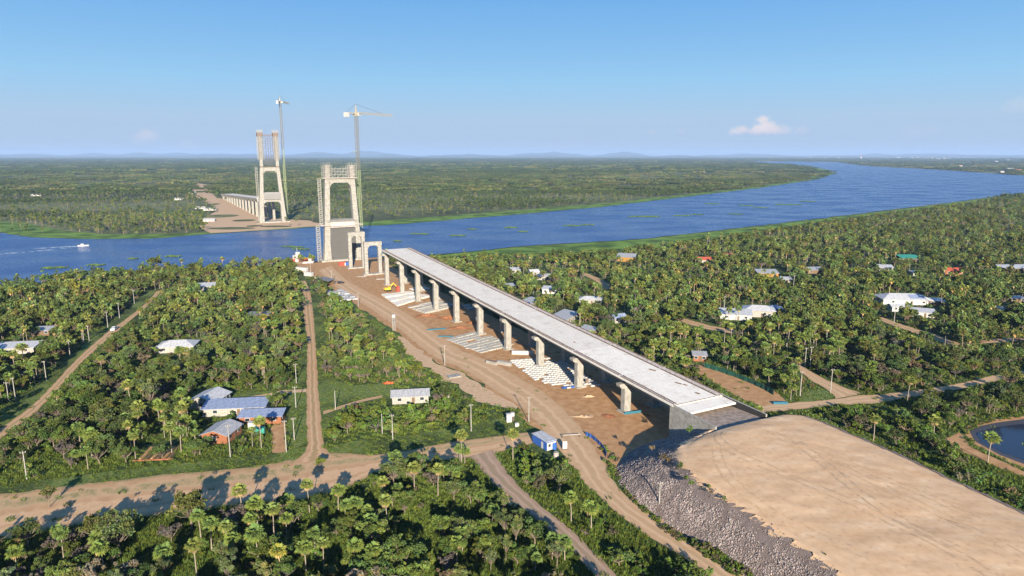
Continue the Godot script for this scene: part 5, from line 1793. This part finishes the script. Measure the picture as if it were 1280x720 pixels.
# ---------------------------------------------------------------- poles and small things
func pole(px: float, py: float, high: float, label: String, m: Material, group: String, arm := true) -> void:
	var t := thing("power_pole", label, "power pole", G(px, py), rng.randf_range(-0.5, 0.5), group)
	var b := MB.new()
	b.tube([Vector3(0, -0.1, 0), Vector3(0, high, 0)], [0.17, 0.11], 8)
	part(t, "shaft", b.commit(), m)
	if arm:
		part(t, "crossarm", one_box(Vector3(1.3, 0.10, 0.10)), M.wood_pole, Vector3(0, high - 0.5, 0.2))
		for x in [-0.55, 0.0, 0.55]:
			part(t, "insulator", barrel(0.08, 0.3), M.white_paint, Vector3(x, high - 0.38, 0.2))

func make_street_things() -> void:
	rng.seed = 77
	var g1 := "power poles along the long dirt track"
	for q in [[19.5, 500, 8.0], [58, 475.5, 7.5], [88, 448, 7.5], [112, 429, 8.0], [135, 410, 8.2], [149.5, 397.5, 8.0], [168, 379.5, 8.0], [11, 502, 7.0], [105, 428, 6.0]]:
		pole(q[0], q[1], q[2], "pale concrete power pole in the line along the pickup's dirt track", M.pole, g1)
	for q in [[33.7, 600, 8.0, "white power pole on the grass verge, alone against thick bushes"], [288, 571, 9.5, "tall white power pole before the grey gabled farm house"], [358, 565, 9.5, "white power pole at the farm's end of the narrow track"], [368, 550, 7.0, "grey pole on the grass beside the narrow track's mouth"], [370, 510, 7.5, "grey pole beside the round tree at the farm"], [370.5, 479, 7.5, "grey pole beside the narrow track above the farm"], [419.5, 512, 6.5, "thin pale pole by the footpath to the grey-roofed house"], [491, 550, 8.0, "grey pole on the grass verge among low bushes"], [478, 543, 6.5, "short grey pole half hidden in low bushes"], [589, 539, 8.7, "tall white power pole on the verge across from the twin palms"], [661, 528, 8.5, "tall white power pole with its shadow on the bare sand"], [823.5, 641, 7.9, "white power pole at the foot of the rock slope"], [448, 383, 7.5, "grey pole beside the metal sheet stacks"], [415, 353, 8.0, "pale pole beside the dark-roofed shed"], [556, 457, 8.5, "twin-armed pole beside the haul road and bare sand"], [388.5, 343, 10.0, "pale pole near the river landing"], [1000, 495, 9.0, "tall white pole beside the pale blue trough"], [1038, 491, 8.8, "pole with a transformer at the fork of the dirt tracks"], [1006, 459, 8.0, "grey pole of the pair where the track enters the wood"], [1012.5, 459, 8.5, "paler pole of the pair where the track enters the wood"], [1117, 407, 11.0, "white pole in front of the largest white roof"], [991, 369, 12.0, "white pole standing above trees beyond the villa"], [905, 391, 9.0, "pole beside the villa's white front wing"], [706, 588, 3.0, "short white marker post by the haul road's bend"], [839, 656, 1.4, "small white marker stub at the rock slope's foot"]]:
		pole(q[0], q[1], q[2], q[3], M.pole, "", q[2] > 6.9)
	var tr := thing("lattice_post", "thick pale column beside the haul road at the edge of the bushes", "post", G(492.5, 413), 0.2)
	var lb := MB.new()
	lattice(lb, Vector3.ZERO, Vector3(0, 6.5, 0), 1.1, 1.1, 0.16)
	part(tr, "frame", lb.commit(), M.pole)
	part(tr, "tank", barrel(0.9, 1.4), M.white_paint, Vector3(0, 6.4, 0))
	var dir := (G(160, 397) - G(136, 414))
	car(G(143, 412.5), atan2(-dir.z, dir.x) + PI, M.car_white, "silver pickup driving down the long dirt track past power poles", false)
	# vegetable beds by the verge
	var vb := thing("vegetable_bed", "small vegetable plot of ridged brown beds beside the verge", "garden bed", G(197, 571), 0.12)
	for i in 6:
		var b := MB.new()
		b.taper(Vector3(-4.0 + i * 1.5, 0.0, -2.5), Vector2(1.0, 8.5), Vector3(-4.0 + i * 1.5, 0.35, -2.5), Vector2(0.5, 8.0))
		part(vb, "ridge", b.commit(), M.timber if i % 2 else M.dirt)
	part(vb, "brick_edge", one_box(Vector3(10.5, 0.4, 0.3)), M.brick, Vector3(-0.3, 0, 2.3))
	keep_clear(pts([172, 580, 178, 556, 222, 550, 220, 574]), 1.0)
	keep_clear(pts([60, 645, 40, 610, 110, 590, 130, 620]), 0.0)

func make_river_things() -> void:
	# landing with a moored pusher boat and pontoon
	var pb := thing("moored_boat", "white riverboat with red hull moored at the landing below the tower", "boat", G(373.5, 327) + Vector3(0, 0.3, -4), 0.5)
	var b := MB.new()
	b.prism(PackedVector2Array([Vector2(-7.5, -2.6), Vector2(5, -2.6), Vector2(8.5, 0), Vector2(5, 2.6), Vector2(-7.5, 2.6)]), 0.0, 1.8, Basis(Vector3.RIGHT, Vector3.FORWARD, Vector3.UP))
	part(pb, "hull", b.commit(), M.red)
	part(pb, "deckhouse", one_box(Vector3(6.5, 2.6, 3.8)), M.white_paint, Vector3(-2.5, 1.8, 0))
	var wh := part(pb, "wheelhouse", one_box(Vector3(3.2, 2.4, 3.0)), M.white_paint, Vector3(-2.0, 4.4, 0))
	part(wh, "window", one_box(Vector3(3.26, 0.8, 2.6)), M.glass, Vector3(0, 1.1, 0))
	part(pb, "mast", one_box(Vector3(0.2, 3.5, 0.2)), M.white_paint, Vector3(-2.2, 6.8, 0))
	for q in [[362, 331, 18.0, 6.0, M.rusty, "rust-brown pontoon barge moored at the landing"], [381, 330, 12.0, 5.0, M.roof_white, "pale pontoon barge at the landing beside the red-hulled boat"]]:
		var ba := thing("barge", q[5], "barge", G(q[0], q[1]) + Vector3(0, 0.3, -3), 0.35)
		var hb := MB.new()
		hb.prism(PackedVector2Array([Vector2(-q[2] / 2, 1.3), Vector2(q[2] / 2, 1.3), Vector2(q[2] / 2 - 1.2, 0), Vector2(-q[2] / 2 + 1.2, 0)]), -q[3] / 2, q[3] / 2)
		part(ba, "hull", hb.commit(), q[4])
		part(ba, "crane_box", one_box(Vector3(2.2, 2.0, 2.0)), M.white_paint, Vector3(q[2] * 0.25, 1.3, 0))
		part(ba, "deck", one_box(Vector3(q[2] - 1.0, 0.08, q[3] - 0.6)), M.dirt, Vector3(0, 1.3, 0))
	# a speedboat and its wake
	var sb := thing("motor_boat", "small white motor boat speeding along the river with a wake", "boat", G(104, 308) + Vector3(0, 0.3, 0), 0.35)
	b = MB.new()
	b.prism(PackedVector2Array([Vector2(-4.0, -1.3), Vector2(1.5, -1.3), Vector2(4.6, 0), Vector2(1.5, 1.3), Vector2(-4.0, 1.3)]), 0, 1.1, Basis(Vector3.RIGHT, Vector3.FORWARD, Vector3.UP))
	part(sb, "hull", b.commit(), M.white_paint)
	b = MB.new()
	b.taper(Vector3(-0.4, 1.1, 0), Vector2(2.6, 1.9), Vector3(-0.6, 2.2, 0), Vector2(1.9, 1.6))
	part(sb, "cabin", b.commit(), M.white_paint)
	part(sb, "windscreen", one_box(Vector3(0.08, 0.8, 1.6)), M.glass, Vector3(0.86, 1.25, 0))
	part(sb, "outboard_motor", one_box(Vector3(0.6, 1.3, 0.6)), M.dark_steel, Vector3(-4.3, 0.2, 0))
	var w := MB.new()
	var a0 := G(102, 308.3)
	for line in [[[102, 308.4], [70, 312], [40, 315], [0, 318]], [[102, 308.0], [75, 309.5], [45, 311.0]]]:
		for i in line.size() - 1:
			var p := G(line[i][0], line[i][1])
			var q := G(line[i + 1][0], line[i + 1][1])
			for k in 14:
				if rng.randf() < 0.25 + 0.12 * i: continue
				var c := p.lerp(q, (k + rng.randf()) / 14.0) + Vector3(0, 0.36, rng.randf_range(-1.5, 1.5))
				var lx := rng.randf_range(1.5, 5.0)
				var lz := rng.randf_range(0.5, 1.3)
				w.quad(c + Vector3(-lx, 0, 0), c + Vector3(0, 0, -lz), c + Vector3(lx, 0.0, 0), c + Vector3(0, 0, lz), Vector3.UP)
	solo("wake_foam", w.commit(), M.foam, Vector3.ZERO, 0, "thin white foam trail behind the small motor boat", "foam", "", "stuff")
	# floating plant mats on the river
	rng.seed = 501
	for q in [[805, 271, 60, 14], [715, 282.5, 30, 9], [735, 281.5, 22, 8], [852, 270, 34, 9], [872, 268.5, 26, 8], [920, 268, 30, 10], [932, 257, 34, 12], [950, 260, 30, 10], [985, 256, 60, 14], [1010, 252, 40, 12], [520, 293, 16, 7], [530, 293, 16, 6], [572, 295, 22, 6], [590, 287, 14, 6], [639, 285, 22, 9], [61, 336, 17, 5], [76, 335, 15, 4], [120, 332, 16, 6], [166, 324, 10, 5], [216, 321, 16, 7], [365, 309, 30, 5], [376, 312, 20, 5], [654, 290, 14, 5], [497, 302, 10, 4], [890, 255, 34, 9]]:
		q[2] *= 0.75
		var mb := MB.new()
		mb.tinted = true
		var n := int(60 + q[2] * 5)
		for i in n:
			var a := rng.randf() * TAU
			var r := sqrt(rng.randf())
			mb.col = shade(Color(0.070, 0.118, 0.034), rng.randf_range(0.7, 1.4), rng.randf_range(-0.1, 0.2))
			leaf_quad(mb, Vector3(cos(a) * r * q[2] / 2.0, rng.randf_range(0.05, 0.5), sin(a) * r * q[3] / 2.0 + 1.8 * sin(cos(a) * r * 4.0)), (Vector3(rng.randf() - 0.5, 0.9, rng.randf() - 0.1)).normalized(), 1.5 + q[2] * 0.012)
		solo("floating_plant_mat", mb.commit(), M.leaf, G(q[0], q[1]) + Vector3(0, 0.3, 0), rng.randf_range(-0.3, 0.3), "low green mat of water plants drifting on the open river", "plant mat", "water plant mats on the river")

func make_town() -> void:
	# pale buildings of the town on the horizon and along the distant shore
	rng.seed = 611
	for q in [[1122, 197, 110, 16], [1140, 197.4, 60, 12], [1076, 198.5, 30, 40], [1158, 198.2, 90, 14], [1172, 199, 80, 12], [1185, 198.4, 100, 12], [1197, 198.0, 70, 14], [1205, 197.6, 50, 12], [1165, 198.4, 40, 22], [1180, 199.2, 34, 20], [1147, 197.6, 40, 22], [1190, 207, 30, 10], [1200, 208.5, 24, 9], [1262, 213, 40, 10], [1272, 214.5, 30, 9], [1252, 216, 18, 7], [906, 194.6, 160, 30], [1013, 196.6, 60, 14], [1030, 197.5, 40, 12], [964, 197.8, 50, 12], [935, 199.4, 26, 8], [1048, 197.5, 60, 16], [1260, 201, 40, 12], [1245, 203, 36, 12]]:
		var t := thing("distant_building", "tiny pale building of the town on the distant river shore", "building", G(q[0], maxf(q[1], 195.4)), 0.1, "buildings of the distant town")
		var b := MB.new()
		b.box(Vector3(0, q[3] / 2.0, 0), Vector3(q[2], q[3], q[2] * 0.5))
		part(t, "wall", b.commit(), M.plaster)
		b = MB.new()
		b.taper(Vector3(0, q[3], 0), Vector2(q[2] + 2, q[2] * 0.5 + 2), Vector3(0, q[3] * 1.25, 0), Vector2(q[2], 0.5))
		part(t, "roof", b.commit(), M.roof_red if rng.randf() < 0.3 else M.roof_white)

# ---------------------------------------------------------------- all plants
func zone(s: Vector2) -> String:
	if s.y > 572 and s.x < 590 + (s.y - 575) * 1.07: return "wood facing the farm across the wide road"
	if s.y > 545 and s.x < 900 and s.x > 580: return "thicket between the forking dirt tracks"
	if s.y < 540 - 0.89 * s.x: return "wood beyond the power-pole track"
	if s.x < 386: return "wood round the farm"
	if s.x < 640 and s.y > 350: return "strip between narrow track and haul road"
	if s.y > 497 and s.x > 900: return "green slope below the embankment"
	return "wood beyond the viaduct"

func make_plants() -> void:
	# --- species: near meshes with parts, and lighter meshes for farther away
	var g_mid := Color(0.082, 0.124, 0.031)
	var palms := []
	for i in 6:
		palms.append(palm(900 + i, [5.4, 6.4, 7.4, 6.0, 4.4, 8.2][i], 32, 7, [Color(0.148, 0.200, 0.046), Color(0.132, 0.190, 0.048), Color(0.165, 0.200, 0.050)][i % 3], [0.16, 0.0, 0.22, 0.10, 0.0, 0.14][i]))
	var trees := []
	for i in 8:
		trees.append(broadleaf(700 + i, [2.7, 3.1, 2.3, 3.6, 2.8, 2.3, 3.3, 2.6][i], [4.9, 6.0, 4.1, 6.6, 5.2, 6.2, 5.0, 4.7][i], [0.75, 0.8, 0.8, 0.7, 0.95, 1.0, 0.6, 0.75][i], [26, 30, 22, 34, 27, 22, 32, 22][i], 5200, 0.34,
			[g_mid, Color(0.070, 0.108, 0.028), Color(0.096, 0.140, 0.032), Color(0.086, 0.118, 0.040), Color(0.066, 0.100, 0.028), Color(0.096, 0.120, 0.048), Color(0.068, 0.106, 0.028), Color(0.112, 0.108, 0.074)][i], 0.35 if i == 7 else 0.02))
	var shrubs := []
	for i in 5:
		shrubs.append(broadleaf(760 + i, [1.5, 1.9, 1.2, 1.7, 1.4][i], [2.0, 2.6, 1.5, 2.2, 1.7][i], 0.8, [13, 15, 11, 15, 12][i], 1500, 0.26, [Color(0.080, 0.138, 0.027), Color(0.068, 0.118, 0.025), Color(0.098, 0.158, 0.031), Color(0.076, 0.116, 0.032), Color(0.120, 0.110, 0.060)][i], 0.3 if i == 4 else 0.02))
	# mid-distance versions
	var palms_mid := []
	for i in 3:
		var p := palm(930 + i, [4.4, 5.4, 6.4][i], 20, 3, [Color(0.150, 0.200, 0.054), Color(0.132, 0.188, 0.052), Color(0.158, 0.195, 0.058)][i], 0.08)
		palms_mid.append(joined(p))
	var trees_mid := []
	for i in 5:
		var p := broadleaf(730 + i, [3.0, 3.8, 3.3, 4.4, 2.8][i], [4.8, 6.0, 5.4, 6.6, 4.4][i], 0.8, 18, 1200, 0.68, [g_mid, Color(0.074, 0.114, 0.030), Color(0.096, 0.132, 0.038), Color(0.082, 0.117, 0.035), Color(0.102, 0.126, 0.050)][i])
		trees_mid.append(joined(p))
	# --- where they stand on the near bank
	var items := [[], [], []]     # palms, trees, shrubs: [pos, variant, scale, distance]
	rng.seed = 4242
	# those that stand out in the photograph: pixel of the foot, kind, variant, scale
	for q in [[577, 579, 0, 2, 1.08], [575, 577, 0, 4, 0.9], [581, 580, 0, 4, 0.8], [101, 560, 0, 1, 1.0], [90, 558, 0, 4, 1.1], [215, 567, 0, 5, 0.95], [234, 546, 0, 0, 1.0], [714, 652, 0, 3, 0.98], [739, 668, 0, 3, 1.08], [72, 512, 0, 0, 1.0], [151, 554, 1, 3, 1.15], [203, 574, 1, 6, 0.85], [62, 634, 1, 5, 0.85], [400, 586, 1, 2, 0.75], [1165, 562, 1, 6, 0.95], [1234.5, 578, 0, 3, 1.15], [1246, 511, 1, 5, 1.5], [345, 511, 1, 0, 1.0], [1148, 516, 1, 4, 0.9], [1168, 512, 1, 4, 0.9], [423, 640, 0, 0, 1.0], [443, 652, 0, 4, 1.0], [461, 660, 0, 0, 0.8], [322, 690, 0, 1, 0.8], [383, 716, 0, 0, 1.0], [446, 718, 0, 3, 1.0], [470, 722, 0, 3, 1.0], [395, 700, 0, 1, 0.9], [405, 716, 0, 5, 0.8], [578, 690, 0, 3, 0.8], [608, 700, 0, 0, 0.8], [571, 706, 0, 0, 0.9], [690, 700, 0, 4, 1.0], [706, 702, 0, 4, 1.0], [126, 702, 0, 0, 1.0], [131, 718, 0, 3, 1.0], [80, 700, 0, 1, 0.9], [265, 690, 0, 1, 1.0], [285, 695, 0, 5, 0.8], [292, 705, 0, 0, 1.0], [22, 718, 0, 0, 0.9], [317, 676, 0, 3, 0.9]]:
		var p := G(q[0], q[1])
		items[q[2]].append([p, q[3], q[4], p.length()])
	var pnoise := FastNoiseLite.new()
	pnoise.seed = 61
	pnoise.frequency = 0.013
	var z := -104.0
	while z > -1250.0:
		var step := 3.7 if z > -260.0 else (4.3 if z > -420.0 else 5.2 + (-z - 420.0) * 0.006)
		var x := z * 0.80 - 20.0
		while x < -z * 0.80 + 20.0:
			x += step
			var p := Vector2(x + rng.randf_range(-0.5, 0.5) * step, z + rng.randf_range(-0.5, 0.5) * step)
			if Geometry2D.is_point_in_polygon(p, river_poly) or far_bank(p): continue
			var n := pnoise.get_noise_2d(p.x, p.y)
			var n2 := pnoise.get_noise_2d(p.x * 1.7 + 900.0, p.y * 1.7)
			var right := p.x > 0.0 and p.y < -230.0
			var pf := clampf(0.17 + n * 0.6 + (0.05 if right else 0.0), 0.03, 0.5)
			if p.y > -165.0: pf = 0.13
			var kind := 1
			var u := rng.randf()
			if u < pf: kind = 0
			elif u < pf + 0.34 + n2 * 0.35: kind = 2
			var low := in_poly(p, low_polys)
			if low and (kind != 2 and rng.randf() < 0.93): kind = 2
			var gap := pnoise.get_noise_2d(p.x * 4.0 + 300.0, p.y * 4.0 - 200.0)
			if p.y > -172.0 and gap > 0.06 and rng.randf() < 0.8: continue
			if kind == 2 and p.y > -172.0 and not low and rng.randf() < 0.45: continue
			var sc := rng.randf_range(0.66, 1.18) * (1.0 + n2 * 0.35)
			if low and kind == 2: sc *= rng.randf_range(1.1, 2.1)
			if kind == 1 and rng.randf() < 0.12: sc *= 1.35
			var vr := rng.randi()
			if p.y > -172.0 and rng.randf() < 0.16: vr = 7 if kind == 1 else 4
			if low and rng.randf() < 0.4: vr = 2
			var high: float = [8.5, 6.8, 2.2][kind] * sc
			if low and rng.randf() < 0.42: continue
			if blocked(p, high, [1.2, 2.6, 1.3][kind] * sc):
				if kind != 2 and not blocked(p, 2.0, 1.2):
					kind = 2
					sc = rng.randf_range(0.6, 1.0)
				else:
					continue
			items[kind].append([Vector3(p.x, 0, p.y), vr, sc, Vector2(p.x, p.y).length()])
		z -= step * 0.92
	# bushes on the grass slope of the embankment
	var R: Array = slope_right[0]
	var L: Array = slope_right[1]
	for i in 900:
		var k := rng.randi_range(0, R.size() - 1)
		var d: Vector3 = R[k] - L[k]
		d.y = 0
		var t := rng.randf_range(0.06, 1.0)
		var p: Vector3 = R[k] + d.normalized() * 17.0 * t + Vector3(rng.randf_range(-1, 1), 0, rng.randf_range(-1, 1))
		p.y = lerpf(9.8, -0.1, t)
		var s := screen(p)
		if s.x > 1340 or s.y > 760: continue
		items[2].append([p, rng.randi(), rng.randf_range(0.4, 0.85) * (0.5 if t < 0.2 else 1.0), p.length()])
	# a few tufts on the edge of the sand and the gravel
	for q in [[829, 575, 1.0], [834, 577, 0.8], [815, 562, 0.7], [850, 585, 0.6], [858, 600, 0.5], [864, 607, 0.6], [886, 610, 0.4], [862, 540, 0.7], [889, 617, 0.5], [905, 625, 0.4], [1030, 697, 0.35], [848, 588, 0.5]]:
		var p := G(q[0], q[1], 9.6 if q[0] > 840 else 8.6)
		items[2].append([p, 4 if rng.randf() < 0.4 else 0, q[2], p.length()])
	for e in [[772, 594, 790, 626, 30], [790, 626, 850, 676, 60], [845, 668, 925, 722, 70], [868, 684, 950, 728, 90], [756, 576, 768, 590, 20], [1203, 538, 1246, 524, 40], [1246, 524, 1285, 519, 36], [1203, 540, 1216, 556, 14], [752, 560, 770, 576, 30]]:
		for i in int(e[4]):
			var t := rng.randf()
			var p := G(lerpf(e[0], e[2], t) + rng.randf_range(-3, 3), lerpf(e[1], e[3], t) + rng.randf_range(-3, 3))
			items[2].append([p + Vector3(0, 0.5 if e[4] == 90 else 0.0, 0), 4 if rng.randf() < 0.25 and e[0] < 1000 else 2, rng.randf_range(0.25, 0.6) * (1.7 if e[4] == 90 else 1.0), p.length()])
	# --- the largest three hundred of each kind stand as things, the rest as one mass of each kind
	var spec := [
		["palm_tree", "palm", ["straw-skirted fan palm", "green-crowned fan palm", "tall straw-skirted fan palm", "thinly skirted fan palm", "short green-crowned fan palm", "very tall fan palm"]],
		["broadleaf_tree", "tree", ["round mid-green tree", "tall dark green tree", "small bright green tree", "broad spreading tree", "dense dark tree", "upright pale green tree", "flat-topped green tree", "half-bare greyish tree"]],
		["bush", "bush", ["rounded green bush", "large dark green bush", "small bright green bush", "dull green bush", "half-dry brownish bush"]]]
	var rest := [[], [], []]
	for kind in 3:
		var list: Array = items[kind]
		list.sort_custom(func(a, b): return a[3] < b[3])
		var made := 0
		var meshes: Array = [palms, trees, shrubs][kind]
		for it in list:
			var s := screen(it[0] + Vector3(0, 2, 0))
			var seen := s.x > 3 and s.x < 1277 and s.y < 716
			if made >= 300 or not seen:
				rest[kind].append(it)
				continue
			made += 1
			var vr: int = it[1] % meshes.size()
			var t := thing(spec[kind][0], "%s in the %s" % [spec[kind][2][vr], zone(screen(it[0]))], spec[kind][1], it[0], rng.randf() * TAU, "%s in the %s" % [["palms", "trees", "bushes"][kind], zone(screen(it[0]))])
			t.scale = Vector3.ONE * it[2]
			var mats := [M.leaf, M.leaf_light, M.leaf_warm, M.leaf_deep, M.leaf]
			var lm: Material = mats[rng.randi() % 5]
			if kind == 1 and vr == 7: lm = M.leaf_grey
			part(t, "crown" if kind < 2 else "foliage", meshes[vr][0], M.leaf if kind == 0 else lm)
			if kind == 0 and meshes[vr][1]:
				part(t, "dead_fronds", meshes[vr][1], M.leaf)
			part(t, "trunk" if kind < 2 else "stem", meshes[vr][2 if kind == 0 else 1], M.palm_bark if kind == 0 else M.bark)
	for kind in 3:
		var holder := Node3D.new()
		holder.name = ["palm_wood", "broadleaf_wood", "undergrowth"][kind]
		tag(holder, ["fan palms crowding the woods on the viaduct's river bank", "dark broadleaf trees massed in the woods on the viaduct's river bank", "low bushes filling the woods on the viaduct's river bank"][kind], ["palms", "wood", "undergrowth"][kind], "", "stuff")
		add_child(holder)
		var near_m: Array = [palms, trees, shrubs][kind].map(func(a): return joined(a))
		var mid_m: Array = [palms_mid, trees_mid, near_m][kind]
		var xf := {}
		var tn := {}
		for it in rest[kind]:
			var mid: bool = it[3] > 330.0
			var pool: Array = mid_m if mid else near_m
			var key := "%d_%d" % [1 if mid else 0, it[1] % pool.size()]
			if not xf.has(key):
				xf[key] = []
				tn[key] = []
			xf[key].append(tuft_xf(it[0], it[2] * (1.08 if mid else 1.0), rng.randf_range(0.85, 1.15)))
			var g := rng.randf_range(0.62, 1.42)
			var wm := rng.randf_range(-0.12, 0.24)
			tn[key].append(Color(g * (1.0 + wm), g, g * (1.0 - wm)))
		for key in xf:
			var sp: PackedStringArray = key.split("_")
			var pool: Array = mid_m if sp[0] == "1" else near_m
			scatter(holder, ["palms", "trees", "bushes"][kind], pool[int(sp[1])], M.leaf, xf[key], tn[key])
	grass_tufts()
	far_woods(palms_mid, trees_mid)

func far_bank(p: Vector2) -> bool:
	# beyond the river: past the polyline of its far bank as seen from the drone
	var s := screen(Vector3(p.x, 0, p.y))
	if p.y > -300.0: return false
	var best := 283.0
	for i in range(0, FAR_LINE.size() - 2, 2):
		if s.x >= FAR_LINE[i] and s.x < FAR_LINE[i + 2]:
			best = lerpf(FAR_LINE[i + 1], FAR_LINE[i + 3], (s.x - FAR_LINE[i]) / float(FAR_LINE[i + 2] - FAR_LINE[i]))
	if s.x >= 1043: best = 0.0
	return s.y < best + 4.0

const FAR_LINE := [-900, 283, -120, 286, 0, 291, 40, 297, 100, 299, 200, 298, 262, 293, 300, 290, 345, 287, 400, 283, 480, 282, 560, 275, 650, 268, 760, 258, 850, 247, 950, 235, 1022, 224, 1043, 217]

func grass_tufts() -> void:
	rng.seed = 808
	var b := MB.new()
	b.tinted = true
	for i in 26:
		var a := rng.randf() * TAU
		var r := sqrt(rng.randf()) * 0.55
		var p := Vector3(cos(a) * r, 0, sin(a) * r)
		var lean := Vector3(cos(a) * 0.3 + rng.randf_range(-0.2, 0.2), 1, sin(a) * 0.3 + rng.randf_range(-0.2, 0.2)) * rng.randf_range(0.25, 0.6)
		var sd := Vector3(-sin(a + 1.0), 0, cos(a + 1.0)) * 0.07
		b.col = shade(Color(0.085, 0.135, 0.030), rng.randf_range(0.75, 1.3), rng.randf_range(-0.1, 0.3))
		b.face(p - sd, p + sd, p + lean, Vector3(lean.x, 0.5, lean.z) + Vector3(0, 0, 0.4))
	var mesh := b.commit()
	var xf := []
	var tn := []
	var tries := 0
	while xf.size() < 26000 and tries < 120000:
		tries += 1
		var y := rng.randf_range(400, 722)
		var p := G(rng.randf_range(-10, 1290), y)
		if p.z < -340.0: continue
		var q := Vector2(p.x, p.z)
		var bare := false
		for e in clear_polys:
			if e[1].has_point(q) and e[2] != 0.55 and Geometry2D.is_point_in_polygon(q, e[0]):
				bare = true
				break
		if bare and rng.randf() < 0.985: continue
		if bare and p.y < 5.0 and in_embank(q): continue
		var mown := false
		for e in clear_polys:
			if e[2] == 0.55 and e[1].has_point(q) and Geometry2D.is_point_in_polygon(q, e[0]): mown = true
		if mown and rng.randf() < 0.25: continue
		xf.append(tuft_xf(p, rng.randf_range(0.6, 1.7) * (0.65 if mown else 1.0), rng.randf_range(0.6, 1.4)))
		var g := rng.randf_range(0.6, 1.3)
		var w := rng.randf_range(-0.05, 0.35) * rng.randf()
		tn.append(Color(g * (1.0 + w), g, g * (1.0 - w)))
	var holder := Node3D.new()
	holder.name = "wild_grass"
	tag(holder, "rough tufts of wild grass on verges, plots and track edges", "grass", "", "stuff")
	add_child(holder)
	scatter(holder, "grass", mesh, M.leaf, xf, tn)

func in_embank(q: Vector2) -> bool:
	var R: Array = slope_right[0]
	return q.x > 25.0 and q.y > -190.0 and q.x < R[R.size() - 1].x + 30.0

func far_woods(palms_mid: Array, trees_mid: Array) -> void:
	# light meshes for the far bank: a tree, a clump and a wide tract of canopy
	var low_tree := []
	for i in 3:
		low_tree.append(broadleaf(780 + i, 4.2, [7.0, 8.5, 6.0][i], 0.75, 6, 110, 1.7, [Color(0.050, 0.082, 0.024), Color(0.062, 0.094, 0.028), Color(0.074, 0.096, 0.036)][i])[0])
	var tract := []
	for i in 3:
		rng.seed = 820 + i
		var b := MB.new()
		b.tinted = true
		for k in 26:
			var c := Vector3(rng.randf_range(-24, 24), rng.randf_range(3.0, 6.5), rng.randf_range(-24, 24))
			var tint := shade([Color(0.045, 0.072, 0.024), Color(0.060, 0.088, 0.028), Color(0.085, 0.100, 0.040)][i], rng.randf_range(0.7, 1.3), rng.randf_range(-0.1, 0.15))
			for j in 16:
				var o := rnd_dir()
				o.y = absf(o.y)
				b.col = shade(tint, rng.randf_range(0.75, 1.25), 0.0)
				leaf_quad(b, c + o * Vector3(4.2, 2.6, 4.2), (o + rnd_dir() * 0.5).normalized(), 3.6)
		tract.append(b.commit())
	var holder := Node3D.new()
	holder.name = "far_woods"
	tag(holder, "palm savanna and dark forest stretching over the far bank to the horizon", "forest", "", "stuff")
	add_child(holder)
	var fn := FastNoiseLite.new()
	fn.seed = 71
	fn.frequency = 0.0042
	fn.fractal_octaves = 4
	rng.seed = 5151
	var xf := {}
	var tn := {}
	var z := -640.0
	while z > -15000.0:
		var d := -z
		var step := 9.5 if d < 1500.0 else (22.0 if d < 3000.0 else (46.0 if d < 6000.0 else 90.0))
		var lim := d * 0.82 + 60.0
		var x := -lim
		while x < lim:
			x += step
			var p := Vector2(x + rng.randf_range(-0.5, 0.5) * step, z + rng.randf_range(-0.5, 0.5) * step)
			if Geometry2D.is_point_in_polygon(p, river_poly): continue
			var s := screen(Vector3(p.x, 0, p.y))
			var right := s.x > 1043.0 and s.y > 222.0
			if d < 1250.0 and not far_bank(p): continue
			if s.x > 560.0 and s.y > 222.0 and s.y < 400.0 and not far_bank(p) and d < 1250.0: continue
			if in_poly(p, clear_polys) and rng.randf() > 0.06: continue
			var n := fn.get_noise_2d(p.x * 0.16, p.y * 0.75)
			var n2 := fn.get_noise_2d(p.x * 3.0 + 700.0, p.y * 3.0)
			var dark := smoothstep(0.0, 0.14, n + n2 * 0.2)
			var dens := lerpf(0.24, 1.0, dark)
			if d < 1500.0 and s.x < 262.0 and s.y > 270.0: dens = 1.0
			if rng.randf() > dens: continue
			var key: String
			var sc := rng.randf_range(0.75, 1.25)
			if d < 1500.0:
				if rng.randf() < lerpf(0.62, 0.22, dark): key = "palm_%d" % (rng.randi() % 3)
				else: key = "tree_%d" % (rng.randi() % 3)
			elif d < 3000.0:
				key = ("palm_%d" % (rng.randi() % 3)) if rng.randf() < lerpf(0.5, 0.1, dark) else "tract_%d" % (rng.randi() % 3)
				sc = rng.randf_range(0.45, 0.8) if key.begins_with("tract") else rng.randf_range(0.9, 1.4)
			else:
				if dark < 0.3 and rng.randf() < 0.6: continue
				key = "tract_%d" % (0 if dark > 0.6 else 1 + rng.randi() % 2)
				sc = rng.randf_range(0.8, 1.3) * (1.0 if d < 6000.0 else 1.7)
			if not xf.has(key):
				xf[key] = []
				tn[key] = []
			xf[key].append(tuft_xf(Vector3(p.x, 0, p.y), sc, 1.0 if d < 6000.0 else 0.6))
			var g := rng.randf_range(0.75, 1.2) * lerpf(1.35, 0.85, dark)
			var w := rng.randf_range(-0.05, 0.12) + (1.0 - dark) * 0.12
			if key.begins_with("palm"):
				g *= 0.72
				w -= 0.04
			tn[key].append(Color(g * (1.0 + w), g, g * (1.12 - w)))
		z -= step * 0.95
	for key in xf:
		var sp: PackedStringArray = key.split("_")
		var mesh: Mesh = {"palm": palms_mid, "tree": low_tree, "tract": tract}[sp[0]][int(sp[1])]
		scatter(holder, {"palm": "palms", "tree": "trees", "tract": "canopy"}[sp[0]], mesh, M.leaf, xf[key], tn[key])
